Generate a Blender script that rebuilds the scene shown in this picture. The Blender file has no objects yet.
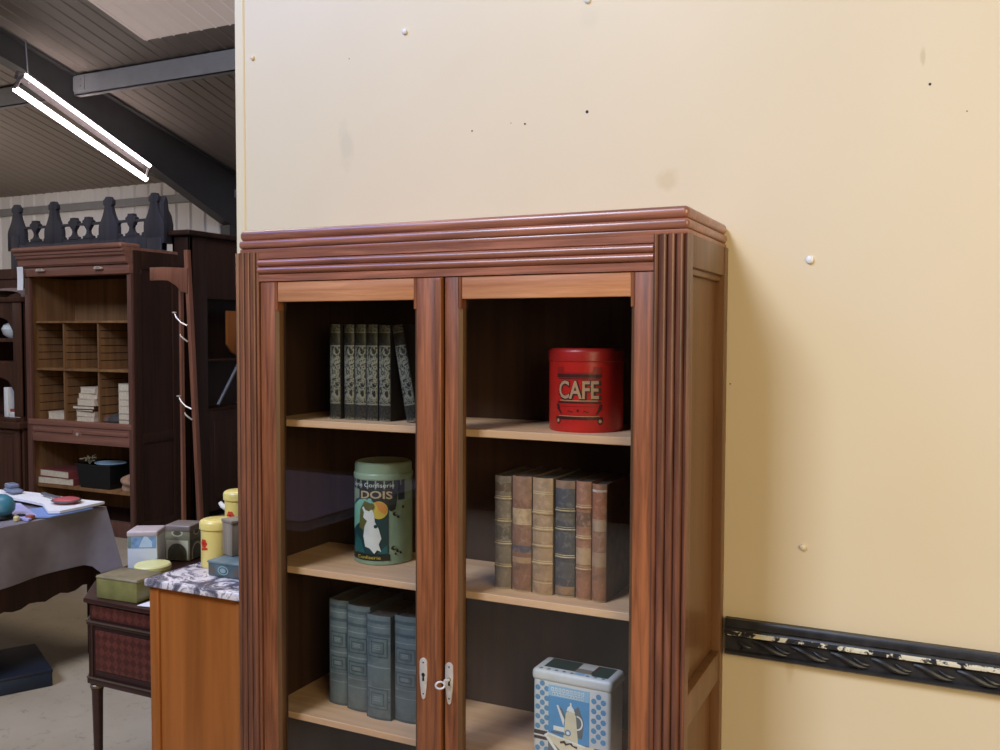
import bpy, bmesh, math, random
from mathutils import Vector, Matrix
random.seed(7)
PI = math.pi
S = bpy.context.scene
COL = S.collection

# ------------------------------------------------------------------ colour / materials
def lin(c):
    c /= 255.0
    return c / 12.92 if c <= 0.04045 else ((c + 0.055) / 1.055) ** 2.4
def C(r, g, b):
    return (lin(r), lin(g), lin(b), 1.0)
def K(c, k):
    return (c[0] * k, c[1] * k, c[2] * k, 1.0)

class NT:
    def __init__(s, name):
        s.m = bpy.data.materials.new(name); s.m.use_nodes = True
        s.t = s.m.node_tree; s.n = s.t.nodes; s.l = s.t.links
        s.b = s.n['Principled BSDF']; s.out = s.n['Material Output']
    def add(s, typ, **kw):
        x = s.n.new(typ)
        for k, v in kw.items():
            if k in x.inputs: x.inputs[k].default_value = v
            else: setattr(x, k, v)
        return x
    def link(s, a, b): s.l.new(a, b)
    def coord(s, scale=(1, 1, 1), rot=(0, 0, 0)):
        tc = s.add('ShaderNodeTexCoord'); mp = s.add('ShaderNodeMapping')
        mp.inputs['Scale'].default_value = scale; mp.inputs['Rotation'].default_value = rot
        s.link(tc.outputs['Object'], mp.inputs['Vector']); return mp.outputs['Vector']
    def noise(s, vec, scale=5, detail=4, rough=.55, dist=0):
        x = s.add('ShaderNodeTexNoise'); x.inputs['Scale'].default_value = scale
        x.inputs['Detail'].default_value = detail; x.inputs['Roughness'].default_value = rough
        x.inputs['Distortion'].default_value = dist
        s.link(vec, x.inputs['Vector']); return x.outputs['Fac']
    def ramp(s, fac, stops, interp='LINEAR'):
        r = s.add('ShaderNodeValToRGB'); r.color_ramp.interpolation = interp
        e = r.color_ramp.elements
        while len(e) < len(stops): e.new(.5)
        for el, (p, c) in zip(e, stops): el.position = p; el.color = c
        s.link(fac, r.inputs['Fac']); return r.outputs['Color']
    def mix(s, fac, a, b, mode='MIX'):
        x = s.add('ShaderNodeMix', data_type='RGBA', blend_type=mode)
        for sock, v in ((x.inputs[0], fac), (x.inputs[6], a), (x.inputs[7], b)):
            if hasattr(v, 'links') or hasattr(v, 'is_linked'): s.link(v, sock)
            else: sock.default_value = v
        return x.outputs[2]
    def math(s, op, a, b=0.0):
        x = s.add('ShaderNodeMath', operation=op)
        for i, v in enumerate((a, b)):
            if hasattr(v, 'is_linked'): s.link(v, x.inputs[i])
            else: x.inputs[i].default_value = v
        return x.outputs[0]
    def bump(s, h, strength=.2, dist=.002):
        x = s.add('ShaderNodeBump'); x.inputs['Strength'].default_value = strength
        x.inputs['Distance'].default_value = dist
        s.link(h, x.inputs['Height']); s.link(x.outputs['Normal'], s.b.inputs['Normal'])
    def fin(s, col, rough=.5, metal=0.0, spec=.5):
        if hasattr(col, 'is_linked'): s.link(col, s.b.inputs['Base Color'])
        else: s.b.inputs['Base Color'].default_value = col
        s.b.inputs['Roughness'].default_value = rough
        s.b.inputs['Metallic'].default_value = metal
        s.b.inputs['Specular IOR Level'].default_value = spec
        return s.m

def plain(name, col, rough=.5, metal=0.0, var=.12, scale=12, spec=.5):
    n = NT(name); v = n.coord()
    f = n.noise(v, scale, 3)
    return n.fin(n.ramp(f, [(.3, K(col, 1 - var)), (.7, K(col, 1 + var))]), rough, metal, spec)

def wood(name, dark, light, axis='z', grain=60, rough=.38, spec=.5, fig=.5):
    n = NT(name)
    sc = {'z': (1, 1, .05), 'x': (.05, 1, 1), 'y': (1, .05, 1)}[axis]
    v = n.coord(sc)
    a = n.noise(v, grain, 5, .6, .4); b = n.noise(v, grain * .12, 3, .5, 1.2)
    f = n.math('ADD', n.math('MULTIPLY', a, 1 - fig), n.math('MULTIPLY', b, fig))
    col = n.ramp(f, [(.33, dark), (.5, ((dark[0] + light[0]) / 2, (dark[1] + light[1]) / 2, (dark[2] + light[2]) / 2, 1)), (.64, light)])
    n.bump(a, .08, .001)
    return n.fin(col, rough, 0, spec)

def bands(name, h, stops, wear=.35, wearcol=None, rough=.6, scale=60, axis='Z'):
    """colour bands up the height of a thing (real bands of leather and gilding), plus wear"""
    n = NT(name); tc = n.add('ShaderNodeTexCoord'); sp = n.add('ShaderNodeSeparateXYZ')
    n.link(tc.outputs['Object'], sp.inputs[0])
    f = n.math('DIVIDE', sp.outputs[axis], h)
    col = n.ramp(f, stops, 'CONSTANT')
    nz = n.noise(tc.outputs['Object'], scale, 5, .65, .6)
    wc = wearcol or (.35, .22, .12, 1)
    m = n.ramp(nz, [(.5, (0, 0, 0, 1)), (.66, (wear, wear, wear, 1))])
    col = n.mix(m, col, wc)
    nz2 = n.noise(tc.outputs['Object'], scale * .35, 4)
    col = n.mix(n.ramp(nz2, [(.35, (.45, .45, .45, 1)), (.5, (0, 0, 0, 1))]), col, K(wc, .3))
    n.bump(nz, .15, .001)
    return n.fin(col, rough)

M = {}
M['mahog'] = wood('mahogany', C(64, 36, 24), C(136, 82, 57), 'z', 80, .36, .6, .35)
M['mahog_x'] = wood('mahogany_across', C(98, 56, 42), C(176, 112, 84), 'x', 80, .32, .8, .35)
M['mahog_y'] = wood('mahogany_side', C(94, 62, 36), C(126, 86, 52), 'z', 50, .36, .5)
M['door_v'] = wood('door_wood_upright', C(86, 43, 20), C(166, 98, 56), 'z', 90, .40, .5, .4)
M['door_x'] = wood('door_wood_across', C(160, 98, 58), C(216, 152, 104), 'x', 80, .42, .5)
M['chamfer'] = wood('door_chamfer_wood', C(64, 40, 20), C(110, 72, 36), 'z', 60, .5)
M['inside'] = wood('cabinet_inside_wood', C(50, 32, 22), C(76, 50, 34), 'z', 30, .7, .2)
M['shelf'] = wood('shelf_wood', C(208, 158, 116), C(238, 192, 146), 'x', 40, .55, .3)
M['dark_oak'] = wood('dark_oak', C(34, 19, 11), C(60, 34, 21), 'z', 50, .55, .25)
M['dark_oak_x'] = wood('dark_oak_across', C(104, 66, 52), C(150, 102, 82), 'x', 50, .40, .5)
M['oak_front'] = wood('oak_front', C(76, 48, 38), C(110, 72, 58), 'z', 50, .45, .4)
M['oak_in'] = wood('oak_inside', C(106, 74, 44), C(150, 108, 68), 'z', 24, .7, .2)
M['brown_cab'] = wood('brown_cabinet_wood', C(54, 32, 22), C(84, 52, 38), 'z', 50, .45, .35)
M['black_wood'] = wood('black_stained_wood', C(44, 42, 46), C(68, 66, 72), 'z', 30, .5, .35)
M['near_black'] = wood('very_dark_wood', C(36, 21, 14), C(58, 35, 24), 'z', 40, .55, .3)
M['oak_orange'] = wood('golden_oak', C(112, 60, 18), C(166, 96, 40), 'z', 26, .42, .4, .6)
M['rack_wood'] = wood('rack_wood', C(100, 60, 42), C(144, 92, 68), 'z', 50, .42)
M['side_dark'] = wood('dark_rosewood', C(38, 20, 16), C(62, 34, 28), 'x', 40, .32, .5)
M['brass'] = plain('aged_brass', C(128, 108, 86), .45, .7)
M['nickel'] = plain('worn_nickel', C(226, 214, 198), .4, .55, .1, 90)
M['black'] = plain('black_paint', C(16, 15, 15), .5)
M['white_enamel'] = plain('white_paint', C(226, 222, 214), .45, 0, .04)
M['steel'] = plain('bright_steel', C(104, 108, 114), .5, .3)
M['grey_steel'] = plain('painted_steel', C(136, 134, 134), .5, 0, .08, 6)
M['dark_steel'] = plain('dark_painted_steel', C(64, 61, 60), .55, 0, .08, 5)
M['pages'] = plain('paper_edges', C(206, 190, 160), .8, 0, .15, 60); M['dusty'] = plain('dusty_page_tops', C(74, 68, 62), .85, 0, .25, 50)
M['paper'] = plain('white_paper', C(232, 228, 226), .75, 0, .04, 8)

def glass_mat():
    n = NT('window_glass'); n.n.remove(n.b)
    tr = n.add('ShaderNodeBsdfTransparent'); tr.inputs['Color'].default_value = (.965, .975, .97, 1)
    gl = n.add('ShaderNodeBsdfGlossy'); gl.inputs['Roughness'].default_value = .015
    fr = n.add('ShaderNodeFresnel'); fr.inputs['IOR'].default_value = 1.55
    mx = n.add('ShaderNodeMixShader')
    ge = n.add('ShaderNodeNewGeometry')
    n.link(n.math('ADD', 1.5, n.math('MULTIPLY', ge.outputs['Backfacing'], 1 / 1.5 - 1.5)), fr.inputs['IOR'])
    n.link(fr.outputs[0], mx.inputs[0]); n.link(tr.outputs[0], mx.inputs[1]); n.link(gl.outputs[0], mx.inputs[2])
    n.link(mx.outputs[0], n.out.inputs['Surface']); return n.m
M['glass'] = glass_mat()

# ------------------------------------------------------------------ mesh builder
class MB:
    def __init__(s, *mats):
        s.bm = bmesh.new(); s.mats = list(mats) or [M['black']]; s.mi = 0
    def use(s, m):
        if m not in s.mats: s.mats.append(m)
        s.mi = s.mats.index(m); return s
    def merge(s, bm, mat=None):
        if mat is not None: bm.transform(mat)
        for f in bm.faces: f.material_index = s.mi
        me = bpy.data.meshes.new('tmp'); bm.to_mesh(me); bm.free()
        s.bm.from_mesh(me); bpy.data.meshes.remove(me); return s
    def box(s, x0, x1, y0, y1, z0, z1, bev=0.0, seg=2, mat=None):
        bm = bmesh.new(); bmesh.ops.create_cube(bm, size=1)
        for v in bm.verts:
            v.co = Vector((x0 + (v.co.x + .5) * (x1 - x0), y0 + (v.co.y + .5) * (y1 - y0), z0 + (v.co.z + .5) * (z1 - z0)))
        if bev > 0:
            bmesh.ops.bevel(bm, geom=bm.edges[:], offset=bev, segments=seg, profile=.5, affect='EDGES')
        return s.merge(bm, mat)
    def prism(s, poly, axis, a, b, bev=0.0, mat=None):
        """poly in the two other axes (x: y,z  y: x,z  z: x,y) pushed along axis from a to b"""
        bm = bmesh.new()
        def p(u, v, w):
            return {'x': (w, u, v), 'y': (u, w, v), 'z': (u, v, w)}[axis]
        va = [bm.verts.new(p(u, v, a)) for u, v in poly]; vb = [bm.verts.new(p(u, v, b)) for u, v in poly]
        n = len(poly)
        bm.faces.new(va); bm.faces.new(vb[::-1])
        for i in range(n): bm.faces.new((va[i], vb[i], vb[(i + 1) % n], va[(i + 1) % n]))
        bmesh.ops.recalc_face_normals(bm, faces=bm.faces[:])
        if bev > 0: bmesh.ops.bevel(bm, geom=bm.edges[:], offset=bev, segments=2, profile=.5, affect='EDGES')
        big = [f for f in bm.faces if len(f.verts) > 4]
        bmesh.ops.triangulate(bm, faces=big)
        return s.merge(bm, mat)
    def lathe(s, prof, cx=0, cy=0, seg=40, mat=None, sx=1, sy=1):
        bm = bmesh.new(); rings = []
        for r, z in prof:
            if r < 1e-6: rings.append([bm.verts.new((cx, cy, z))])
            else: rings.append([bm.verts.new((cx + sx * r * math.cos(2 * PI * i / seg), cy + sy * r * math.sin(2 * PI * i / seg), z)) for i in range(seg)])
        for A, B in zip(rings, rings[1:]):
            for i in range(seg):
                j = (i + 1) % seg
                if len(A) == 1 and len(B) == 1: continue
                if len(A) == 1: bm.faces.new((A[0], B[i], B[j]))
                elif len(B) == 1: bm.faces.new((A[i], A[j], B[0]))
                else: bm.faces.new((A[i], A[j], B[j], B[i]))
        bmesh.ops.recalc_face_normals(bm, faces=bm.faces[:])
        return s.merge(bm, mat)
    def tube(s, pts, r, seg=10, closed=False, mat=None):
        bm = bmesh.new(); pts = [Vector(p) for p in pts]; n = len(pts); rings = []
        rr = r if isinstance(r, (list, tuple)) else [r] * n
        up = None
        for i, p in enumerate(pts):
            if closed: t = pts[(i + 1) % n] - pts[i - 1]
            else: t = pts[min(i + 1, n - 1)] - pts[max(i - 1, 0)]
            t.normalize()
            if up is None: up = Vector((0, 0, 1)) if abs(t.z) < .9 else Vector((1, 0, 0))
            a = t.cross(up); a.normalize(); b = a.cross(t); up = b
            rings.append([bm.verts.new(p + rr[i] * (math.cos(2 * PI * k / seg) * a + math.sin(2 * PI * k / seg) * b)) for k in range(seg)])
        m = n if closed else n - 1
        for i in range(m):
            A, B = rings[i], rings[(i + 1) % n]
            for k in range(seg): bm.faces.new((A[k], A[(k + 1) % seg], B[(k + 1) % seg], B[k]))
        if not closed:
            bm.faces.new(rings[0]); bm.faces.new(rings[-1][::-1])
        bmesh.ops.recalc_face_normals(bm, faces=bm.faces[:])
        return s.merge(bm, mat)
    def grid(s, fn, nu, nv, thick=0.0, mat=None):
        bm = bmesh.new(); V = [[bm.verts.new(fn(i / nu, j / nv)) for j in range(nv + 1)] for i in range(nu + 1)]
        for i in range(nu):
            for j in range(nv): bm.faces.new((V[i][j], V[i + 1][j], V[i + 1][j + 1], V[i][j + 1]))
        bmesh.ops.recalc_face_normals(bm, faces=bm.faces[:])
        if thick: bmesh.ops.solidify(bm, geom=bm.faces[:], thickness=thick)
        return s.merge(bm, mat)
    def build(s, name, parent=None, smooth=True, loc=None):
        me = bpy.data.meshes.new(name); s.bm.to_mesh(me); s.bm.free()
        for m in s.mats: me.materials.append(m)
        if smooth:
            for p in me.polygons: p.use_smooth = True
            me.set_sharp_from_angle(angle=math.radians(35))
        o = bpy.data.objects.new(name, me); COL.objects.link(o)
        if parent: o.parent = parent
        if loc: o.location = loc
        return o

def tag(o, label, cat, group=None):
    o['label'] = label; o['category'] = cat
    if group: o['group'] = group
    return o
def thing(name, label, cat, loc=(0, 0, 0), rz=0.0, group=None):
    o = bpy.data.objects.new(name, None); o.empty_display_size = .05; COL.objects.link(o)
    o.location = loc; o.rotation_euler = (0, 0, rz)
    return tag(o, label, cat, group)
def struct(o): o['kind'] = 'structure'; return o
def part_label(o, text): o['label'] = text; return o

def copy_tree(o, parent=None):
    c = o.copy(); COL.objects.link(c)
    if parent: c.parent = parent
    for ch in list(o.children): copy_tree(ch, c)
    return c

# ------------------------------------------------------------------ flat / curved label art
def art_bm(polys, fn, cuts=3):
    """polys: list of (points, material index) in (u,v) -> mesh mapped by fn(u,v,layer)"""
    pass
class Art:
    """printed decoration: flat shapes mapped onto a surface, one mesh"""
    def __init__(s, fn, *mats): s.fn = fn; s.mb = MB(*mats); s.layer = 0
    def poly(s, pts, mat, layer=1, cuts=4):
        bm = bmesh.new()
        f = bm.faces.new([bm.verts.new((u, v, 0)) for u, v in pts])
        bmesh.ops.triangulate(bm, faces=[f])
        if cuts: bmesh.ops.subdivide_edges(bm, edges=bm.edges[:], cuts=cuts, use_grid_fill=True)
        s._map(bm, mat, layer); return s
    def rect(s, u0, u1, v0, v1, mat, layer=1, cuts=4): return s.poly([(u0, v0), (u1, v0), (u1, v1), (u0, v1)], mat, layer, cuts)
    def disc(s, u, v, ru, rv, mat, layer=1, n=20, a0=0, a1=2 * PI):
        return s.poly([(u + ru * math.cos(a0 + (a1 - a0) * i / n), v + rv * math.sin(a0 + (a1 - a0) * i / n)) for i in range(n)], mat, layer, 1)
    def text(s, txt, u, v, h, mat, layer=2, stretch=1.0, arch=0.0, width=None, space=1.0, bold=0.0):
        cu = bpy.data.curves.new('lettering', 'FONT'); cu.body = txt; cu.size = 1.0; cu.resolution_u = 3
        cu.space_character = space; cu.offset = bold
        o = bpy.data.objects.new('lettering', cu); COL.objects.link(o)
        dg = bpy.context.evaluated_depsgraph_get(); me = bpy.data.meshes.new_from_object(o.evaluated_get(dg))
        bpy.data.objects.remove(o); bpy.data.curves.remove(cu)
        bm = bmesh.new(); bm.from_mesh(me); bpy.data.meshes.remove(me)
        xs = [q.co.x for q in bm.verts]; ys = [q.co.y for q in bm.verts]
        w = max(xs) - min(xs); hh = max(ys) - min(ys)
        k = h / hh; ku = (width / w) if width else k * stretch
        cx = (max(xs) + min(xs)) / 2
        for q in bm.verts:
            uu = (q.co.x - cx) * ku
            q.co = Vector((u + uu, v + (q.co.y - min(ys)) * k - arch * uu * uu, 0))
        s._map(bm, mat, layer); return s
    def _map(s, bm, mat, layer):
        for q in bm.verts: q.co = Vector(s.fn(q.co.x, q.co.y, layer))
        s.mb.use(mat); s.mb.merge(bm)
    def build(s, name, parent): return s.mb.build(name, parent, smooth=False)
def cyl_map(r, th0, eps=.0005):
    def f(u, v, layer):
        a = th0 + u / r; q = r + eps * (layer + .6)
        return (q * math.cos(a), q * math.sin(a), v)
    return f
def flat_map(y, eps=.0004):
    return lambda u, v, layer: (u, y - eps * (layer + .4), v)

# ================================================================== ROOM
def wall_paint():
    n = NT('cream_wall_paint'); v = n.coord()
    f = n.noise(v, 1.3, 3); col = n.ramp(f, [(.3, C(222, 201, 164)), (.7, C(227, 206, 170))])
    # scuffs and stains where they sit on the panel
    def spot(x, z, rx, rz, c, k, prev, nscale=22):
        tc = n.add('ShaderNodeTexCoord'); mp = n.add('ShaderNodeMapping')
        mp.inputs['Location'].default_value = (-x / rx, 0, -z / rz); mp.inputs['Scale'].default_value = (1 / rx, 0, 1 / rz)
        n.link(tc.outputs['Object'], mp.inputs['Vector'])
        ln = n.add('ShaderNodeVectorMath', operation='LENGTH'); n.link(mp.outputs['Vector'], ln.inputs[0])
        d = n.math('ADD', ln.outputs['Value'], n.math('MULTIPLY', n.math('SUBTRACT', n.noise(v, nscale, 4), .5), 1.6))
        m = n.ramp(d, [(.35, (k, k, k, 1)), (1.0, (0, 0, 0, 1))])
        return n.mix(m, prev, c)
    col = spot(.086, 2.15, .03, .085, C(200, 184, 150), .4, col)
    col = spot(1.05, 1.985, .035, .035, C(206, 182, 134), .5, col)
    col = spot(.84, 2.41, .035, .04, C(214, 196, 162), .4, col)
    col = spot(1.36, .81, .012, .05, C(196, 164, 110), .4, col)
    col = spot(1.62, 2.21, .006, .03, C(190, 170, 130), .5, col)
    f2 = n.noise(v, 140, 2); n.bump(f2, .05, .0008)
    return n.fin(col, .42, 0, .4)
wp = wall_paint()
w = MB(wp, M['black'])
w.box(-.288, 5, 0, .1, 0, 4.6); w.box(-.306, -.288, .004, .1, 0, 4.6)
w.use(M['black'])
for x, z, r in ((.836, 2.173, .0042), (.661, 2.159, .0026), (.503, 2.155, .0022), (1.635, 2.152, .003), (.62, 2.165, .0012), (1.21, 1.482, .0016), (1.709, 2.086, .0015), (.1, 2.4, .0015)):
    w.lathe([(0, 0), (r, 0), (r, .0006), (0, .0006)], seg=10, mat=Matrix.Translation((x, 0, z)) @ Matrix.Rotation(PI / 2, 4, 'X'))
struct(w.build('wall_partition', smooth=False))

t = MB(plain('cream_edge_trim', C(226, 206, 166), .45, 0, .03, 3))
t.prism([(-.323, -.004), (-.293, -.004), (-.290, -.001), (-.288, .002), (-.305, .004), (-.305, .105), (-.323, .105)], 'z', 0, 4.6)
struct(t.build('trim_1', smooth=False))

# carved black dado moulding
def rail_mat():
    n = NT('black_moulding_paint'); v = n.coord((1, 1, 1))
    f = n.noise(v, 30, 4); col = n.ramp(f, [(.3, C(24, 23, 25)), (.7, C(48, 46, 48))])
    return n.fin(col, .38, 0, .5)
def rail_chip():
    n = NT('chipped_moulding_edge'); v = n.coord((1, 1, 1))
    f = n.noise(v, 26, 5, .7)
    col = n.ramp(f, [(.47, C(34, 32, 33)), (.50, C(220, 208, 180))]); return n.fin(col, .5)
rl = MB(rail_mat())
prof = [(0, .911), (-.018, .911), (-.022, .905), (-.022, .893), (-.018, .888), (-.020, .882), (-.0245, .878), (-.0245, .873), (-.014, .866), (-.014, .836), (-.022, .832), (-.022, .826), (-.016, .822), (0, .822)]
rl.prism(prof, 'x', 1.210, 5)
rl.use(rail_chip()); rl.prism([(-.0200, .8825), (-.0252, .8785), (-.0252, .8730), (-.0230, .8715)], 'x', 1.211, 5)
rl.use(rl.mats[0])
x = 1.19
while x < 4.9:                                   # running leaf scroll in the hollow
    pts = [(x + .078 * k / 10, -.0165 - .004 * math.sin(PI * k / 10), .851 + .0115 * math.cos(PI * k / 10)) for k in range(11)]
    if x > 1.2: rl.tube(pts, [.0015 + .0062 * math.sin(PI * min(1, k / 10 * .9 + .1)) ** .8 for k in range(11)], 8)
    q = [(x + .050 + .034 * k / 6, -.017, .858 - .012 * math.sin(PI * .6 * k / 6)) for k in range(7)]
    rl.tube(q, [.001 + .0042 * math.sin(PI * k / 6) for k in range(7)], 8)
    for dx, dz in ((.060, -.011), (.069, -.008)): rl.lathe([(0, -.0035), (.0035, 0), (0, .0035)], x + dx, -.0165, 8, mat=Matrix.Translation((0, 0, .851 + dz)))
    x += .088
struct(rl.build('trim_2'))

# floor
def floor_mat():
    n = NT('concrete_floor'); v = n.coord()
    a = n.noise(v, .7, 5, .6); b = n.noise(v, 18, 5, .7, .8)
    col = n.ramp(a, [(.3, C(134, 119, 96)), (.7, C(170, 155, 132))])
    col = n.mix(n.ramp(b, [(.34, (.5, .5, .5, 1)), (.42, (0, 0, 0, 1))]), col, C(100, 94, 86))
    return n.fin(col, .6, 0, .35)
f = MB(floor_mat()); f.box(-17, 5, -9, 8.8, -.1, 0); struct(f.build('floor', smooth=False))

# far wall : white vertical profiled sheeting and a dark girt
wf = MB(plain('white_wall_sheeting', C(222, 216, 212), .5, 0, .04, 1)); 
wf.box(-17, 5, 8.72, 8.8, 0, 4.02)
x = -16.9
while x < 4.9:
    wf.prism([(x, 8.72), (x + .03, 8.695), (x + .09, 8.695), (x + .12, 8.72)], 'z', 0, 4.0); x += .30
struct(wf.build('wall_far', smooth=False))
g = MB(M['grey_steel']); g.box(-17, 5, 8.60, 8.694, 3.66, 3.78); struct(g.build('trim_3', smooth=False))
plainwall = plain('pale_hall_wall', C(150, 144, 136), .6, 0, .05, 1)
b = MB(plainwall); b.box(-17.1, -17, -9, 8.8, 0, 9); struct(b.build('wall_left', smooth=False))
b = MB(plain('dark_hall_wall', C(34, 28, 25), .7, 0, .05, 1)); b.box(-17, 5, -9.1, -9, 0, 9); struct(b.build('wall_rear', smooth=False))
b = MB(plainwall); b.box(5, 5.1, -9, 8.8, 0, 9); struct(b.build('wall_right', smooth=False))

# roof : profiled sheeting falling to the far eaves  z = 6.308 - .263 y
SL = .263; Z0 = 6.308
def rz(y): return Z0 - SL * y
roof_col = plain('brown_grey_roof_sheet', C(138, 127, 118), .6, 0, .05, 1)
light_sheet = NT('translucent_rooflight_sheet')
light_sheet.fin(C(206, 186, 178), .6)
light_sheet.b.inputs['Emission Color'].default_value = C(255, 236, 226)
light_sheet.b.inputs['Emission Strength'].default_value = .2
light_sheet = light_sheet.m
def sheet(mb, x0, x1, y0, y1):
    n = 8
    mb.prism([(y0, rz(y0)), (y1, rz(y1)), (y1, rz(y1) + .06), (y0, rz(y0) + .06)], 'x', x0, x1)
    x = x0 + .02
    while x < x1 - .1:
        a = []
        for yy in (y0, y1): a.append(yy)
        bm = bmesh.new()
        sec = [(x, 0), (x + .012, -.010), (x + .03, -.010), (x + .042, 0)]
        A = [bm.verts.new((u, y0, rz(y0) + w_)) for u, w_ in sec]; B = [bm.verts.new((u, y1, rz(y1) + w_)) for u, w_ in sec]
        for i in range(3): bm.faces.new((A[i], B[i], B[i + 1], A[i + 1]))
        mb.merge(bm); x += .2
rf = MB(roof_col)
sheet(rf, -17, -6.45, -9, 8.8); sheet(rf, -4.45, 5, -9, 8.8); sheet(rf, -6.45, -4.45, 5.42, 8.8); sheet(rf, -6.45, -4.45, -9, -3)
struct(rf.build('ceiling', smooth=False))
rl2 = MB(light_sheet); sheet(rl2, -6.45, -4.45, -3, 5.42); struct(rl2.build('window_1', smooth=False))

# rafter (haunched portal frame member) and purlins
rb = MB(M['dark_steel'])
top = [(-6, rz(-6)), (8.69, rz(8.69))]
def under(y): return rz(y) - (.33 if y < 5 else .33 + (y - 5) * .148)
web = [(-6, rz(-6) - .01), (8.69, rz(8.69) - .01), (8.69, under(8.69)), (5, under(5)), (-6, under(-6))]
rb.prism(web, 'x', -8.03, -8.01)
for yy in ((-6, 5), (5, 8.69)):
    rb.prism([(yy[0], under(yy[0])), (yy[1], under(yy[1])), (yy[1], under(yy[1]) - .018), (yy[0], under(yy[0]) - .018)], 'x', -8.11, -7.93)
rb.prism([(-6, rz(-6) - .025), (8.69, rz(8.69) - .025), (8.69, rz(8.69) - .04), (-6, rz(-6) - .04)], 'x', -8.11, -7.93)
rb.box(-8.11, -7.93, 8.4, 8.69, 0, under(8.5))
struct(rb.build('trim_4', smooth=False))
pl = MB(M['grey_steel'])
for yy in (5.75,):
    zt = rz(yy) - .03
    for xa, xb in ((-7.99, 4.9), (-16.9, -8.05)):
        pl.box(xa, xb, yy, yy + .012, zt - .25, zt); pl.box(xa, xb, yy, yy + .09, zt - .25, zt - .238); pl.box(xa, xb, yy, yy + .09, zt - .012, zt)
    pl.box(-7.99, -7.80, yy - .012, yy, zt - .2, zt - .03)
    for zz in (.07, .15): pl.lathe([(0, 0), (.014, 0), (.014, .012), (0, .012)], seg=8, mat=Matrix.Translation((-7.86, yy - .012, zt - zz)) @ Matrix.Rotation(PI / 2, 4, 'X'))
struct(pl.build('trim_5', smooth=False))

# ================================================================== DISPLAY CABINET
CAB = thing('display_cabinet', 'tall reddish mahogany cabinet with two glazed doors standing against the cream wall', 'cabinet', (0, 0, 0))
W_, D_ = 1.2, .372
FY = -D_
for sx in (0, 1):
    c = MB(M['mahog_y'])
    X = (lambda v: v) if sx == 0 else (lambda v: W_ - v)
    def bx(a, b_, *r, **k):
        lo, hi = sorted((X(a), X(b_))); c.box(lo, hi, *r, **k)
    bx(.022, .03, -.355, -.006, .1, 1.81)                       # sunk panel
    bx(.0008, .03, -.352, -.338, .1, 1.81, .002)                 # front stile
    bx(-.0015, .03, -.034, -.001, .1, 1.81, .002)                 # back stile
    for z0, z1 in ((.1, .20), (.762, .832), (1.742, 1.81)): bx(.0008, .03, -.340, -.03, z0, z1, .002)
    bx(.010, .03, -.340, -.03, 1.728, 1.744, .003); bx(.010, .03, -.340, -.03, .748, .764, .003)
    bx(-.0, .03, -.352, -.002, 0, .12, .004)
    c.build('side_panel', CAB)
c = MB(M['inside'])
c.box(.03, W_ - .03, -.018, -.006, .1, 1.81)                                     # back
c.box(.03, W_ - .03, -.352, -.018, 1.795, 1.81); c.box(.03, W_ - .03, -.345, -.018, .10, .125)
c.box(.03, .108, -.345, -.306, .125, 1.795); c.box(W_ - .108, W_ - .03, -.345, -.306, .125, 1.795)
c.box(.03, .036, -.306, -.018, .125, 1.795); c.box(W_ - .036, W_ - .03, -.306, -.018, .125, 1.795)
c.build('carcass', CAB)
c = MB(M['mahog_x']); c.box(.01, W_ - .01, -.36, -.34, 0, .135, .003); c.build('plinth', CAB)

def reed_profile(w):
    """reeded pilaster section, x 0..w, y front negative"""
    p = [(0, .02), (0, -.001)]
    p += [(.004, -.004), (.008, -.001), (.011, .004)]
    n = 3; g0 = .011; rw = (w - 2 * g0) / n
    for k in range(n):
        for i in range(0, 9):
            a = PI * i / 8
            p.append((g0 + rw * k + rw / 2 - rw / 2 * .98 * math.cos(a), .003 - .009 * math.sin(a)))
    p += [(w - .011, .004), (w - .008, -.001), (w - .004, -.004), (w, -.001), (w, .02)]
    return p
for x0 in (0, W_ - .076):
    c = MB(M['mahog']); c.prism([(x0 + u, FY + v) for u, v in reed_profile(.076)], 'z', .02, 1.81); c.build('pilaster', CAB)
# frieze with two reeds
fz = [(-.34, 1.735), (FY, 1.735), (FY, 1.752)]
def reed(za, zb, d=.007, base=FY):
    return [(base + .004 - (d + .004) * math.sin(PI * i / 8), za + (zb - za) * (1 - math.cos(PI * i / 8)) / 2) for i in range(9)]
fz += [(FY + .004, 1.753)] + reed(1.754, 1.772) + reed(1.773, 1.791) + [(FY + .004, 1.792), (FY, 1.793), (FY, 1.81), (-.34, 1.81)]
c = MB(M['mahog_x']); c.prism(fz, 'x', .076, W_ - .076); c.build('frieze', CAB)
# cornice : three rounded tiers with rounded ends
c = MB(M['mahog_x'])
c.box(.014, W_ - .003, FY - .001, -.004, 1.808, 1.8195, .003)
c.box(.012, W_ - .0005, FY - .006, -.003, 1.8195, 1.8415, .009, 4)
c.box(.014, W_ - .0015, FY - .004, -.003, 1.8405, 1.867, .0115, 5)
c.build('cornice', CAB)
# shelves
for zt in (1.373, .980, .585):
    c = MB(M['shelf']); c.box(.036, W_ - .036, -.304, -.02, zt - .018, zt, .0015, 1); c.build('shelf', CAB)

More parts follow.
